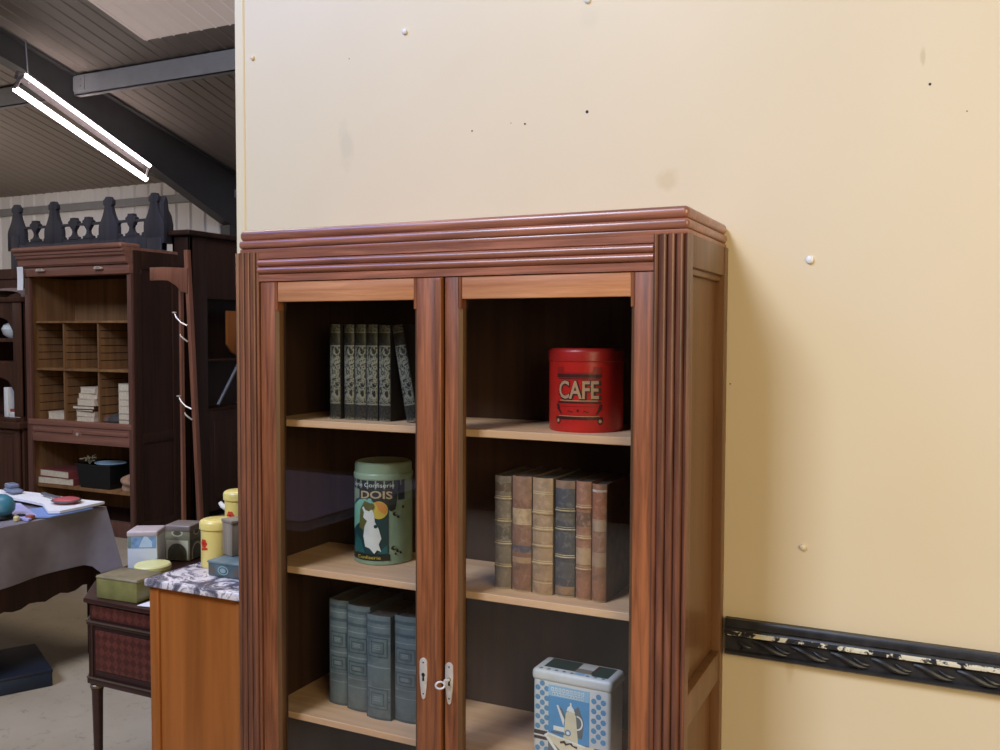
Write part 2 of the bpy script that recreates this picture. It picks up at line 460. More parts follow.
# doors
def door(x0, x1, sl, sr, hinge_left):
    d = MB(M['door_v'])
    y0, y1 = FY + .003, FY + .027; z0, z1 = .14, 1.7335
    dz0, dz1 = .25, 1.682
    cf = .007
    d.box(x0, x0 + sl - cf, y0, y1, z0, z1, .0008); d.box(x1 - sr + cf, x1, y0, y1, z0, z1, .0008)
    d.box(x0 + sl - cf - .002, x0 + sl, y0, y1, dz1 - .022, z1); d.box(x1 - sr, x1 - sr + cf + .002, y0, y1, dz1 - .022, z1)
    d.box(x0 + sl - cf - .002, x0 + sl, y0, y1, z0, dz0 + .02); d.box(x1 - sr, x1 - sr + cf + .002, y0, y1, z0, dz0 + .02)
    d.use(M['chamfer'])
    xa = x0 + sl - cf; d.prism([(xa - .001, y0), (xa, y0), (xa + cf, y0 + cf), (xa + cf, y1), (xa - .001, y1)], 'z', dz0 + .02, dz1 - .022)
    xa = x1 - sr + cf; d.prism([(xa + .001, y0), (xa, y0), (xa - cf, y0 + cf), (xa - cf, y1), (xa + .001, y1)], 'z', dz0 + .02, dz1 - .022)
    d.use(M['door_x'])
    for a, b_ in ((dz1, z1), (z0, dz0)):
        d.box(x0 + sl + .0003, x1 - sr - .0003, y0 + .0008, y1, a, b_, .002)
    if hinge_left:
        d.use(M['door_v'])
        d.box(x1 - .016, x1 + .002, y0 - .011, y0 + .004, z0 + .004, z1 - .002, .004, 3)
    else:
        d.use(M['door_v'])
    o = d.build('door', CAB)
    g = MB(M['glass']); g.box(x0 + sl - .006, x1 - sr + .006, y0 + .0165, y0 + .0195, dz0 - .006, dz1 + .006)
    part_label(g.build('glass_pane', o, smooth=False), 'clear glass pane')
    return o
dl = door(.0785, .6165, .0545, .077, True)
dr = door(.6245, 1.1325, .043, .058, False)
def escutcheon(parent, x, zc, flip=False):
    prof = []
    for i in range(13):
        a = PI * i / 12; prof.append((x + .0105 * math.cos(a), zc + .040 + .011 * math.sin(a)))
    left = [(x - .0108, zc + .015), (x - .0095, zc - .012), (x - .0065, zc - .036), (x - .0045, zc - .047), (x, zc - .051)]
    right = [(2 * x - u, v) for u, v in reversed(left[:-1])]
    e = MB(M['nickel'], M['black'])
    y0 = FY + .003
    e.prism(prof + left + right, 'y', y0 - .0025, y0 + .001, .0008)
    e.use(M['black'])
    e.lathe([(0, 0), (.0048, 0), (.0048, .0006), (0, .0006)], seg=16, mat=Matrix.Translation((x, y0 - .0022, zc + .010)) @ Matrix.Rotation(PI / 2, 4, 'X'))
    e.prism([(x - .002, zc + .008), (x + .002, zc + .008), (x + .003, zc - .005), (x - .003, zc - .005)], 'y', y0 - .0029, y0 - .002)
    for zz in (.040, -.036): e.lathe([(0, 0), (.0022, 0), (.0016, .0012), (0, .0014)], seg=12, mat=Matrix.Translation((x, y0 - .0022, zc + zz)) @ Matrix.Rotation(PI / 2, 4, 'X'))
    return part_label(e.build('escutcheon', parent), 'pale nickel keyhole plate tapering downwards')
escutcheon(dl, .566, .773); escutcheon(dr, .6365, .773)
k = MB(M['nickel'])
kx, kz, ky = .6365, .783, FY
k.tube([(kx, ky + .003, kz), (kx - .001, ky - .010, kz), (kx - .002, ky - .020, kz - .001)], .0034, 10)
k.lathe([(.0034, 0), (.0058, .001), (.0058, .005), (.0034, .006)], seg=14, mat=Matrix.Translation((kx - .001, ky - .010, kz)) @ Matrix.Rotation(PI / 2, 4, 'X'))
cen = Vector((kx - .009, ky - .026, kz - .006))
k.tube([cen + Vector((.0115 * math.cos(2 * PI * i / 20), .006 * math.sin(2 * PI * i / 20), .006 * math.sin(2 * PI * i / 20))) for i in range(20)], .0026, 8, True)
part_label(k.build('key', dr), 'small key with a ring bow in the lock')

# ================================================================== BOOKS IN THE CABINET
def book(name, label, cat, loc, w, d, h, cover, spine, group=None, raised=(), rz_=0.0, round_=.008, page=None):
    """upright book, spine towards -y, base centre of the spine at the origin"""
    t = thing(name, label, cat, loc, rz_, group)
    n = 8; arc = [(-w / 2 + w * i / n, .004 + round_ - round_ * (1 - ((2 * i / n - 1) ** 2)) - round_ * .0) for i in range(n + 1)]
    arc = [(u, v - .004) for u, v in arc]
    th = .003
    s_ = MB(spine); s_.prism(arc + [(u, v + th) for u, v in reversed(arc)], 'z', 0, h, .0006)
    so = s_.build('spine', t)
    if raised:
        for z in raised:
            r_ = MB(spine)
            r_.prism([(u, v - .0022) for u, v in arc] + [(u, v + .001) for u, v in reversed(arc)], 'z', z * h - .0022, z * h + .0022)
            r_.build('raised_band', so)
    c_ = MB(cover)
    for sg in (-1, 1):
        a, b_ = sorted((sg * w / 2, sg * (w / 2 - th)))
        c_.box(a, b_, round_ - .001, d, 0, h, .0006, 1)
    c_.build('cover', t)
    p_ = MB(page or M['dusty']); p_.box(-w / 2 + th, w / 2 - th, round_ + .001, d - .005, .003, h - .004); p_.build('page_block', t)
    return t

# six dark books with silver arabesques, top left shelf
def arabesque():
    n = NT('silver_arabesque_cloth'); tc = n.add('ShaderNodeTexCoord'); sp = n.add('ShaderNodeSeparateXYZ')
    n.link(tc.outputs['Object'], sp.inputs[0])
    z = n.math('DIVIDE', sp.outputs['Z'], .25)
    dark = C(38, 38, 35); sil = C(142, 137, 118)
    nz = n.noise(tc.outputs['Object'], 52, 3, .6, 2.2)
    pat = n.ramp(nz, [(.46, (0, 0, 0, 1)), (.50, (1, 1, 1, 1)), (.58, (1, 1, 1, 1)), (.62, (.2, .2, .2, 1))])
    zone = n.ramp(z, [(0, (.5, .5, .5, 1)), (.03, (.12, .12, .12, 1)), (.17, (1, 1, 1, 1)), (.78, (.1, .1, .1, 1)), (.93, (.45, .45, .45, 1))], 'CONSTANT')
    line = n.ramp(z, [(0, (.6, .6, .6, 1)), (.012, (0, 0, 0, 1)), (.165, (.9, .9, .9, 1)), (.178, (0, 0, 0, 1)), (.775, (.9, .9, .9, 1)), (.788, (0, 0, 0, 1)), (.92, (.7, .7, .7, 1)), (.93, (0, 0, 0, 1))], 'CONSTANT')
    fac = n.math('MAXIMUM', n.math('MULTIPLY', pat, zone), line)
    col = n.mix(fac, dark, sil)
    return n.fin(col, .45, 0, .4)
arab = arabesque(); arab_c = plain('charcoal_cloth', C(40, 40, 39), .7)
G1 = 'silver patterned books on the top shelf'
xs = [(.205, .034, .253), (.2615, .033, .252), (.297, .036, .252), (.338, .036, .252), (.379, .036, .250)]
l1 = ['dark silver-patterned book at the left end of the top shelf row',
      'dark silver-patterned book second from left on the top shelf, just right of a gap',
      'dark silver-patterned book third from left on the top shelf',
      'dark silver-patterned book fourth from left on the top shelf',
      'dark silver-patterned upright book directly left of the leaning one']
pos1 = [.212, .2575, .2925, .329, .368]
for (q, w0, h0), lb, xx in zip(xs, l1, pos1):
    book('patterned_book', lb, 'book', (xx, -.238, 1.373), w0, .17, h0, arab_c, arab, G1)
lean = book('patterned_book', 'dark silver-patterned book leaning to the right beside the door stile', 'book', (.461, -.238, 1.3735), .034, .17, .25, arab_c, arab, G1)
lean.rotation_euler = (0, math.radians(-10.5), 0); lean.location = (.4515, -.238, 1.377)

# six old leather books, middle right shelf
G2 = 'old leather books on the middle shelf'
gold = C(206, 180, 130)
def leather(name, base, extra, h):
    st = [(0, K(gold, .7)), (.012, base)] + extra
    return bands(name, h, sorted(st, key=lambda q: q[0]), .75, K((base[0] + .12, base[1] + .1, base[2] + .07, 1), 1), .6, 70)
rd = C(138, 96, 74); tn = C(172, 138, 104); bl = C(80, 76, 76)
def lines(zs, base):
    out = []
    for z in zs: out += [(z, gold), (z + .008, base), (z + .018, gold), (z + .024, base)]
    return out
defs = [
    (.046, .277, C(126, 108, 88), lines((.20, .40, .60, .80), C(126, 108, 88)) + [(.44, C(92, 80, 66)), (.56, C(126, 108, 88)), (.86, C(100, 78, 54)), (.94, C(126, 108, 88))], (.2, .4, .6, .8), 'greyish brown leather book with dark oval labels, leftmost on the middle shelf'),
    (.053, .280, rd, [(.25, C(176, 140, 104)), (.30, rd), (.34, C(86, 80, 88)), (.40, rd), (.58, C(196, 164, 124)), (.72, rd), (.8, C(150, 110, 84))], (), 'reddish brown leather book with a torn pale patch, second on the middle shelf'),
    (.054, .280, tn, lines((.10, .27, .42, .56, .70, .86), tn) + [(.12, C(120, 76, 52)), (.20, tn), (.44, C(160, 112, 76)), (.55, tn)], (.27, .42, .56, .7), 'tan leather book with gold lines and brown labels, third on the middle shelf'),
    (.052, .277, bl, [(0.02, C(160, 124, 90)), (.09, bl)] + lines((.34, .58, .74), bl) + [(.16, C(92, 86, 84)), (.3, bl), (.65, C(104, 92, 80)), (.73, bl), (.93, C(150, 112, 84))], (.34, .58, .74), 'slate blue and brown leather book with gold bands, fourth on the middle shelf'),
    (.039, .279, C(164, 112, 82), lines((.26, .52, .78), C(164, 112, 82)) + [(.30, C(196, 158, 118)), (.44, C(164, 112, 82)), (.62, C(120, 88, 68)), (.74, C(164, 112, 82))], (.26, .52, .78), 'thin light brown leather book with worn patches, fifth on the middle shelf'),
    (.036, .276, C(158, 108, 76), [(.3, C(176, 140, 106)), (.42, C(150, 104, 76)), (.6, C(180, 146, 112)), (.7, C(158, 96, 64)), (.93, C(214, 196, 164)), (.95, C(150, 100, 70))], (), 'scuffed orange brown leather book with pale wear, rightmost on the middle shelf'),
]
x = .6935
for i, (w0, h0, base, ex, ra, lb) in enumerate(defs):
    book('leather_book', lb, 'book', (x + w0 / 2, -.252 - .003 * (i % 3), .980), w0, .19, h0, plain('old_leather', K(base, .35), .7, 0, .3, 40), leather('leather_spine', base, ex, h0), G2, ra, 0, .010)
    x += w0 + .002

# four blue-grey volumes, lower left shelf
G3 = 'blue cloth volumes on the lower shelf'
blu = C(100, 109, 106); dk = C(72, 83, 84); sv = C(134, 138, 134)
def bluespine(h, hi):
    st = [(0, dk), (.02, blu), (.17, dk if hi else blu), (.19, blu), (.22, sv), (.228, blu), (.30, sv), (.308, blu), (.34, blu), (.50, sv), (.508, blu), (.74, sv), (.75, blu), (.80, dk), (.83, blu), (.88, sv), (.887, blu), (.92, dk), (.95, blu)]
    return bands('blue_cloth_spine', h, st, .25, C(120, 130, 132), .6, 50)
bc = plain('blue_grey_cloth', C(60, 68, 72), .65)
lb3 = ['blue-grey cloth volume at the left end of the lower shelf row', 'blue-grey cloth volume second from left on the lower shelf',
       'blue-grey volume with a framed title panel, third from left, standing slightly forward', 'blue-grey cloth volume at the right end beside the door stile']
M_dk = plain('dark_blue_stamping', dk, .6); M_bl = plain('blue_cloth_field', blu, .6, 0, .2, 40); M_sv = plain('silver_stamping', sv, .5)
x = .170
for i, (w0, h0, yy) in enumerate(((.066, .290, -.212), (.076, .287, -.225), (.076, .277, -.246), (.074, .281, -.232))):
    t_ = book('blue_volume', lb3[i], 'book', (x + w0 / 2, yy, .585), w0, .17, h0, bc, bluespine(h0, i == 2), G3, (), 0, .007)
    so = [c_ for c_ in t_.children if c_.name.startswith('spine')][0]
    for v0, v1 in ((.60, .79), (.10, .30)) if i == 2 else ((.55, .70), (.34, .47)):
        A = Art(lambda u, v, l, w0=w0: (u, .007 * (2 * u / w0) ** 2 - .0004 * (l + .8), v), M_dk); v0 *= h0; v1 *= h0
        for q, m in ((0, M_dk), (.0035, M_bl), (.010, M_dk), (.0135, M_bl)):
            A.rect(-w0 * .40 + q, w0 * .40 - q, v0 + q, v1 - q, m, 1 + q * 250, 4)
        for k_ in range(3): A.rect(-w0 * .14, w0 * .14, v0 + (v1 - v0) * (.42 + .09 * k_), v0 + (v1 - v0) * (.42 + .09 * k_) + .002, M_sv, 6, 3)
        A.build('stamped_frame', so)
    x += w0 + .0015

# ================================================================== TINS IN THE CABINET
# red coffee tin
red = plain('red_enamel_tin', C(190, 36, 28), .32, 0, .08, 20)
redd = plain('red_print', C(150, 26, 20), .4)
brn = plain('dark_brown_print', C(66, 24, 16), .45); crm = plain('cream_print', C(178, 138, 102), .45)
R_ = .0885; H_ = .199
T1 = thing('coffee_tin', 'round red tin lettered CAFE on the top right shelf', 'tin', (.904, -.176, 1.373))
b = MB(red); b.lathe([(0, 0), (R_ - .003, 0), (R_ - .001, .003), (R_, .006), (R_, .165), (0, .165)], seg=64); body = b.build('body', T1)
b = MB(plain('red_lid', C(168, 34, 28), .35)); b.lathe([(R_ + .0005, .164), (R_ + .0022, .166), (R_ + .0022, .186), (R_ + .001, .191), (R_ - .004, .1955), (R_ - .010, .1955), (R_ - .014, .192), (0, .193)], seg=64)
b.build('lid', T1)
A = Art(cyl_map(R_, math.radians(-82)), brn)
for u0, u1, v0, v1, m, ly in ((-.056, .056, .128, .136, brn, 1), (-.056, -.036, .136, .153, redd, 1), (.034, .056, .136, .153, redd, 1), (-.034, .034, .1365, .140, redd, 1),
        (-.052, .052, .1245, .1265, brn, 1), (-.054, .054, .068, .072, brn, 1), (-.046, .046, .0735, .0755, crm, 1), (-.05, .05, .030, .037, brn, 1), (-.05, .05, .0375, .039, crm, 2),
        (-.046, .046, .060, .062, redd, 1)):
    A.rect(u0, u1, v0, v1, m, ly, 6)
for s_ in (-1, 1):
    A.poly([(s_ * .044, .037), (s_ * .058, .037), (s_ * .060, .030), (s_ * .056, .020), (s_ * .050, .018), (s_ * .046, .024)], brn, 1, 2)
    A.poly([(s_ * .050, .066), (s_ * .058, .066), (s_ * .056, .054), (s_ * .046, .044), (s_ * .040, .042), (s_ * .046, .052)], brn, 1, 2)
    A.disc(s_ * .052, .027, .004, .004, crm, 2)
A.text('CAFE', .0015, .0755, .047, brn, 2, width=.106, bold=.06)
A.text('CAFE', -.0005, .0785, .0425, crm, 3, width=.097, bold=.02)
A.text('~ \u2022 ~', .0, .047, .008, brn, 2, width=.05)
o = A.build('printed_label', body); part_label(o, 'dark and cream lettering reading CAFE with ornaments')

# green confectionery tin
grn = plain('sage_green_tin', C(134, 152, 124), .38, 0, .1, 25)
R2 = .079; H2 = .274
T2 = thing('biscuit_tin', 'tall round sage green tin with a white-gowned figure picture on the middle left shelf', 'tin', (.293, -.122, .980))
b = MB(grn); b.lathe([(0, 0), (R2 - .002, 0), (R2 + .0012, .002), (R2 + .0012, .008), (R2, .011), (R2, .231), (0, .231)], seg=64); body = b.build('body', T2)
b = MB(plain('pale_green_lid', C(148, 166, 138), .35, 0, .06)); b.lathe([(R2, .230), (R2 + .0015, .231), (R2 + .002, .240), (R2 + .001, .244), (R2 - .001, .246), (R2 - .001, .266), (R2 - .003, .271), (R2 - .008, .274), (R2 - .012, .272), (0, .272)], seg=64); b.build('lid', T2)
blk = plain('black_green_print', C(28, 34, 26), .45); teal = plain('teal_print', C(30, 92, 92), .45); aqua = plain('aqua_print', C(120, 176, 152), .45)
oliv = plain('olive_print', C(96, 92, 44), .5); wht = plain('white_print', C(214, 214, 204), .5); orng = plain('orange_print', C(214, 140, 62), .5); ylw = plain('yellow_print', C(206, 178, 72), .5)
dteal = plain('dark_teal_print', C(22, 58, 58), .5); tan_ = plain('tan_print', C(186, 160, 116), .5)
A = Art(cyl_map(R2, math.radians(-88)), blk)
pw = .0565
A.rect(-.085, .105, .203, .2285, blk, 1, 7)                       # dark title band
A.rect(.083, .105, .175, .215, blk, 1, 4)
A.poly([(-.065, .030), (pw, .030), (pw, .150)] + [(-.004 + .0605 * math.cos(a), .150 + .034 * math.sin(a)) for a in [PI * i / 12 for i in range(13)]] + [(-.065, .150)], dteal, 2, 4)
A.poly([(-.063, .09), (-.02, .12), (.02, .165), (.008, .181), (-.03, .175), (-.06, .155)], aqua, 3, 3)
A.poly([(-.030, .10), (-.006, .09), (.010, .14), (.008, .168), (-.010, .174), (-.026, .150)], oliv, 4, 3)
A.disc(.030, .150, .024, .024, ylw, 4)
A.poly([(.020, .172), (.044, .170), (.054, .152), (.046, .138), (.030, .150)], orng, 5, 3)
A.poly([(-.012, .140), (-.006, .149), (.004, .146), (.012, .152), (.018, .140), (.020, .118), (.030, .100), (.037, .074), (.030, .058), (.036, .038), (.026, .043), (.018, .032), (.006, .046), (-.008, .050), (-.014, .078), (-.010, .104), (-.002, .120), (-.014, .128)], wht, 6, 2)
A.disc(.012, .160, .007, .009, oliv, 7)
A.poly([(-.018, .154), (-.013, .158), (.0, .138), (-.005, .132)], wht, 6, 1)
A.disc(.022, .106, .005, .005, dteal, 7)
A.poly([(-.062, .032), (-.01, .032), (-.022, .066), (-.032, .054), (-.042, .080)], teal, 4, 2)
A.poly([(.026, .032), (pw - .003, .032), (pw - .003, .056), (.044, .050)], teal, 4, 2)
A.rect(-.07, .060, .013, .030, blk, 3, 6)
A.poly([(-.03, .181), (.040, .168), (.062, .146), (.074, .150), (.078, .168), (.083, .206), (-.03, .206)], blk, 3, 4)
A.text('lerie Confiserie', .010, .211, .0115, wht, 5, width=.122)
A.text('DOIS', .022, .181, .021, tan_, 5, width=.088, bold=.02, arch=1.2)
A.text('Confiserie', .0, .017, .009, ylw, 5, width=.07)
for u, v, r in ((.074, .138, .007), (.084, .130, .005), (.070, .046, .008), (.082, .038, .006), (.092, .032, .005), (.100, .155, .005), (.076, .030, .004)):
    A.disc(u, v, r, r * .8, blk, 1, 9); A.disc(u + .003, v + .001, r * .45, r * .4, grn, 2, 8)
o = A.build('printed_label', body); part_label(o, 'dark band with lettering above a picture of a figure in white')

# blue and white checked tin
ww, dd, hh = .200, .090, .210
T3 = thing('square_tin', 'blue and white checked square tin with a coffee pot picture on the lower right shelf', 'tin', (.897, -.198, .585), math.radians(-2))
white_t = plain('white_tin_enamel', C(212, 210, 204), .4, 0, .05, 20)
blu_t = plain('blue_check_print', C(98, 146, 180), .45); dblu = plain('blue_panel_print', C(92, 152, 196), .45); lblu = plain('pale_blue_print', C(150, 190, 214), .45)
brn_t = plain('brown_band_print', C(70, 56, 52), .5); crm_t = plain('cream_pot_print', C(226, 212, 178), .45); gry_t = plain('grey_print', C(110, 112, 112), .5); lgt = plain('light_print', C(236, 234, 226), .45)
b = MB(white_t); b.box(-ww / 2, ww / 2, -dd / 2, dd / 2, 0, hh - .018, .012, 4); body = b.build('body', T3)
# lid : rounded, dark green squares on top
b = MB(white_t); b.box(-ww / 2 - .003, ww / 2 + .003, -dd / 2 - .003, dd / 2 + .003, hh - .030, hh, .011, 4); lid = b.build('lid', T3)
dgr = plain('dark_green_print', C(36, 62, 58), .35); A = Art(lambda u, v, l: (u, v, hh + .0003 * l), dgr)
A.rect(-.080, .0, -.024, .036, dgr, 1, 0); A.rect(.046, .088, -.032, .034, dgr, 1, 0); A.rect(.0, .046, -.026, .0, plain('grey_brown_print', C(140, 130, 116), .4), 1, 0)
A.rect(.006, .03, -.040, -.027, lblu, 2, 0); A.rect(.040, .046, -.02, .034, plain('maroon_print', C(96, 32, 36), .4), 1, 0)
for i in range(9):
    A.rect(-.085 + i * .02, -.077 + i * .02, -.041, -.033, blu_t, 1, 0)
A.build('lid_print', lid)
A = Art(flat_map(-dd / 2), white_t)
cs = .0118
def checks(u0, u1, v0, v1):
    i = 0; u = u0
    while u < u1 - .004:
        j = 0; v = v0
        while v < v1 - .004:
            if (i + j) % 2 == 0: A.disc(min(u + cs / 2, u1), v + cs / 2, cs * .6, cs * .6, blu_t, 1, 8)
            v += cs; j += 1
        u += cs; i += 1
checks(-.092, -.062, .064, .176); checks(.053, .092, .056, .176); checks(-.092, -.062, .010, .036); checks(.053, .092, .008, .03)
A.rect(-.096, -.060, .038, .060, brn_t, 1, 0); A.rect(-.096, -.06, .046, .05, white_t, 2, 0)
A.rect(.044, .092, .040, .044, gry_t, 1, 0); A.rect(.044, .092, .034, .037, gry_t, 1, 0)
A.rect(-.058, .048, .010, .176, dblu, 1, 0)
A.rect(-.058, .048, .150, .176, lblu, 2, 0)
A.rect(-.058, .048, .010, .046, gry_t, 2, 0)
for r_, (a_, b_, n_) in enumerate(((-.052, .036, 9), (-.048, .034, 10))):     # two rows of outlined capitals, too worn to read
    for i in range(n_):
        u = a_ + (b_ - a_) * (i + .5) / n_; v = .163 - r_ * .011; q = (b_ - a_) / n_ * .34
        A.rect(u - q, u + q, v, v + .0085, lgt, 3, 0); A.rect(u - q + .0014, u + q - .0014, v + .0016, v + .0068, dblu if r_ else lblu, 4, 0)
# pot with shadow, spout, handle, tray, cup, draped cloth
A.poly([(.002, .060), (.030, .060), (.034, .100), (.020, .136), (.010, .128)], gry_t, 3, 0)
A.poly([(-.018, .052), (.020, .046), (.014, .112), (.010, .118), (-.008, .120), (-.012, .114)], crm_t, 4, 0)
A.poly([(-.010, .121), (.012, .118), (.008, .128), (.003, .134), (.002, .142), (-.001, .142), (-.001, .135), (-.007, .130)], lgt, 4, 0)
A.poly([(-.036, .130), (-.032, .131), (-.015, .098), (-.018, .082)], lgt, 4, 0)
A.poly([(-.031, .124), (-.024, .126), (-.012, .105), (-.015, .098)], gry_t, 3, 0)
hd = [(.016 + .016 * math.sin(PI * i / 12), .096 + .018 * math.cos(PI * i / 12)) for i in range(13)]
A.poly(hd + [(.016 + .0125 * math.sin(PI * i / 12), .096 + .0145 * math.cos(PI * i / 12)) for i in range(12, -1, -1)], lgt, 4, 0)
A.rect(-.044, -.016, .068, .079, lgt, 4, 0); A.rect(-.050, -.004, .061, .065, gry_t, 4, 0)
A.disc(-.006, .068, .008, .008, blu_t, 5, 14); A.disc(-.006, .068, .0045, .0045, lgt, 6, 12)
A.poly([(-.068, .052), (-.058, .060), (.040, .044), (.060, .046), (.062, .038), (.034, .024), (.012, .010), (-.010, .010), (-.044, .036)], crm_t, 5, 0)
A.poly([(-.068, .052), (-.058, .060), (.040, .044), (.038, .040), (-.056, .055), (-.064, .047)], lgt, 6, 0)
A.poly([(-.064, .047), (-.056, .050), (-.026, .014), (-.034, .012)], lgt, 6, 0)
A.poly([(-.026, .044), (-.014, .048), (-.010, .042), (.004, .046), (.008, .040), (.018, .040), (.018, .034), (.004, .038), (.0, .042), (-.012, .036), (-.016, .041), (-.026, .039)], brn_t, 7, 0)
part_label(A.build('printed_label', body), 'blue picture panel with a cream coffee pot between blue checks')

# ================================================================== WALL CAPS
for x, z, r, lb in ((.29, 2.451, .0085, 'white screw cap on the cream wall above the left cabinet door'), (.836, 2.455, .0085, 'white screw cap at the top edge of the cream wall'),
        (1.39, 1.776, .0095, 'large white screw cap on the cream wall right of the cabinet top'), (1.386, 1.10, .008, 'cream painted screw cap on the wall above the black moulding'),
        (-.256, 2.447, .007, 'small screw cap near the left edge trim of the cream wall')):
    m = MB(M['white_enamel'] if 'white' in lb else wp); m.lathe([(0, -.001), (r, -.001), (r, .002), (r * .85, .0055), (r * .4, .0075), (0, .008)], seg=20, mat=Matrix.Rotation(PI / 2, 4, 'X'))
    tag(m.build('screw_cap', None, True, (x, 0, z)), lb, 'screw cap', 'screw caps on the cream wall')

# ================================================================== MARBLE-TOPPED NIGHT CABINET
N = thing('bedside_cabinet', 'golden oak bedside cabinet with a grey veined marble top left of the tall cabinet', 'cabinet', (0, 0, 0))
nx0, nx1, ny0, ny1 = -.362, -.012, -.338, -.03
b = MB(M['oak_orange'])
b.box(nx0, nx0 + .034, ny0, ny0 + .03, .02, .878, .002); b.box(nx1 - .03, nx1, ny0, ny0 + .03, .02, .878, .002)
b.box(nx0 + .034, nx0 + .038, ny0 + .010, ny0 + .03, .05, .878); b.box(nx0 + .036, nx1 - .029, ny0 + .006, ny0 + .022, .06, .872)
b.box(nx0, nx1, ny0 + .004, ny0 + .03, .02, .09, .002); b.box(nx0 + .002, nx1 - .002, ny0 + .004, ny0 + .03, .866, .879)
b.box(nx0 + .004, nx0 + .022, ny0 + .03, ny1, .04, .878); b.box(nx1 - .018, nx1, ny0 + .03, ny1, .04, .878); b.box(nx0 + .02, nx1 - .018, ny1 - .015, ny1, .04, .878)
for px in (nx0 + .004, nx1 - .036):
    for py in (ny0 + .002, ny1 - .034): b.box(px, px + .032, py, py + .032, 0, .05)
b.build('body', N)
b = MB(wood('oak_door', C(130, 72, 28), C(180, 110, 52), 'z', 26, .42)); b.box(nx0 - .016, nx0 + .003, ny0 + .036, ny1 - .02, .12, .68, .003); b.box(nx0 - .016, nx0 + .003, ny0 + .036, ny1 - .02, .70, .85, .003); b.build('door', N)
def marble_mat():
    n = NT('grey_veined_marble'); v = n.coord()
    a = n.noise(v, 13, 5, .6, 1.2); col = n.ramp(a, [(.40, C(90, 85, 92)), (.47, C(142, 135, 140)), (.51, C(220, 206, 200)), (.58, C(230, 218, 210)), (.63, C(122, 116, 120))])
    b_ = n.noise(v, 26, 4, .6, 1.0); col = n.mix(n.ramp(b_, [(.38, (.8, .8, .8, 1)), (.46, (0, 0, 0, 1))]), col, C(96, 92, 104))
    return n.fin(col, .25, 0, .5)
b = MB(marble_mat()); b.box(-.368, -.004, -.352, -.008, .878, .900, .004, 3); b.build('marble_top', N)

def canister(x, y, r, h, lb, fu=0.0, fz=.52):
    t = thing('enamel_canister', lb, 'canister', (x, y, .9005), 0, 'yellow enamel canisters')
    yel = plain('yellow_enamel', C(232, 206, 116), .3, 0, .04, 8)
    b = MB(yel); b.lathe([(0, 0), (r - .002, 0), (r, .004), (r, h - .030), (r * .96, h - .028), (0, h - .028)], seg=40); bo = b.build('body', t)
    b = MB(yel); b.lathe([(r * .97, h - .029), (r + .004, h - .028), (r + .0045, h - .010), (r + .001, h - .004), (r * .9, h - .001), (0, h)], seg=40); b.build('lid', t)
    rm = plain('red_flower_print', C(204, 58, 34), .4); A = Art(cyl_map(r, math.radians(-88)), rm)
    z = h * fz
    for k in range(6):
        a = 2 * PI * k / 6; A.disc(fu - .010 + .008 * math.cos(a), z + .008 * math.sin(a), .006, .006, rm, 1, 10)
    A.disc(fu - .010, z, .004, .004, plain('dark_red_print', C(150, 30, 24), .4), 2, 8)
    A.poly([(fu - .02, z - .014), (fu + .004, z - .012), (fu + .006, z - .018), (fu - .022, z - .022)], rm, 1, 1)
    part_label(A.build('flower_print', bo), 'red flower')
    return t, bo
canister(-.289, -.143, .046, .143, 'shorter yellow enamel canister with a red flower on the marble top')
t_, bo = canister(-.288, -.047, .042, .215, 'taller yellow enamel canister with a white spout behind the shorter one', .012, .66)
b = MB(M['white_enamel']); b.tube([(-.040, -.012, .158), (-.052, -.016, .164), (-.060, -.018, .174)], [.010, .008, .006], 10); part_label(b.build('spout', t_), 'white spout')

t_ = thing('teal_tin', 'low blue-green tin with a round emblem at the front of the marble top', 'tin', (-.145, -.186, .9005))
tl = plain('blue_green_tin', C(82, 94, 92), .45, 0, .25, 30)
b = MB(tl); b.box(-.085, .085, -.058, .055, 0, .040, .004); bo = b.build('body', t_)
b = MB(plain('blue_green_lid', C(104, 120, 120), .4, 0, .2, 24)); b.box(-.087, .087, -.060, .057, .0375, .0445, .003); b.build('lid', t_)
A = Art(flat_map(-.058), tl); em = plain('pale_teal_print', C(140, 164, 160), .45); rdp = plain('rust_print', C(98, 86, 74), .5)
A.disc(-.028, .020, .020, .013, em, 1); A.disc(-.028, .020, .016, .010, tl, 2); A.disc(-.028, .020, .011, .007, em, 3); A.rect(-.08, -.06, .008, .028, rdp, 1, 0); A.rect(.01, .035, .008, .028, rdp, 1, 0)
part_label(A.build('emblem', bo), 'pale oval emblem')

t_ = thing('wooden_box', 'small weathered wooden box standing on the blue-green tin', 'box', (-.192, -.186, .9455), math.radians(-20))
wb = wood('weathered_wood', C(118, 102, 82), C(176, 158, 134), 'z', 40, .7, .2)
b = MB(wb); b.box(-.058, 0, 0, .088, 0, .096, .002); b.build('body', t_)
b = MB(wb); b.box(-.060, .002, -.002, .090, .0965, .106, .002); b.build('lid', t_)

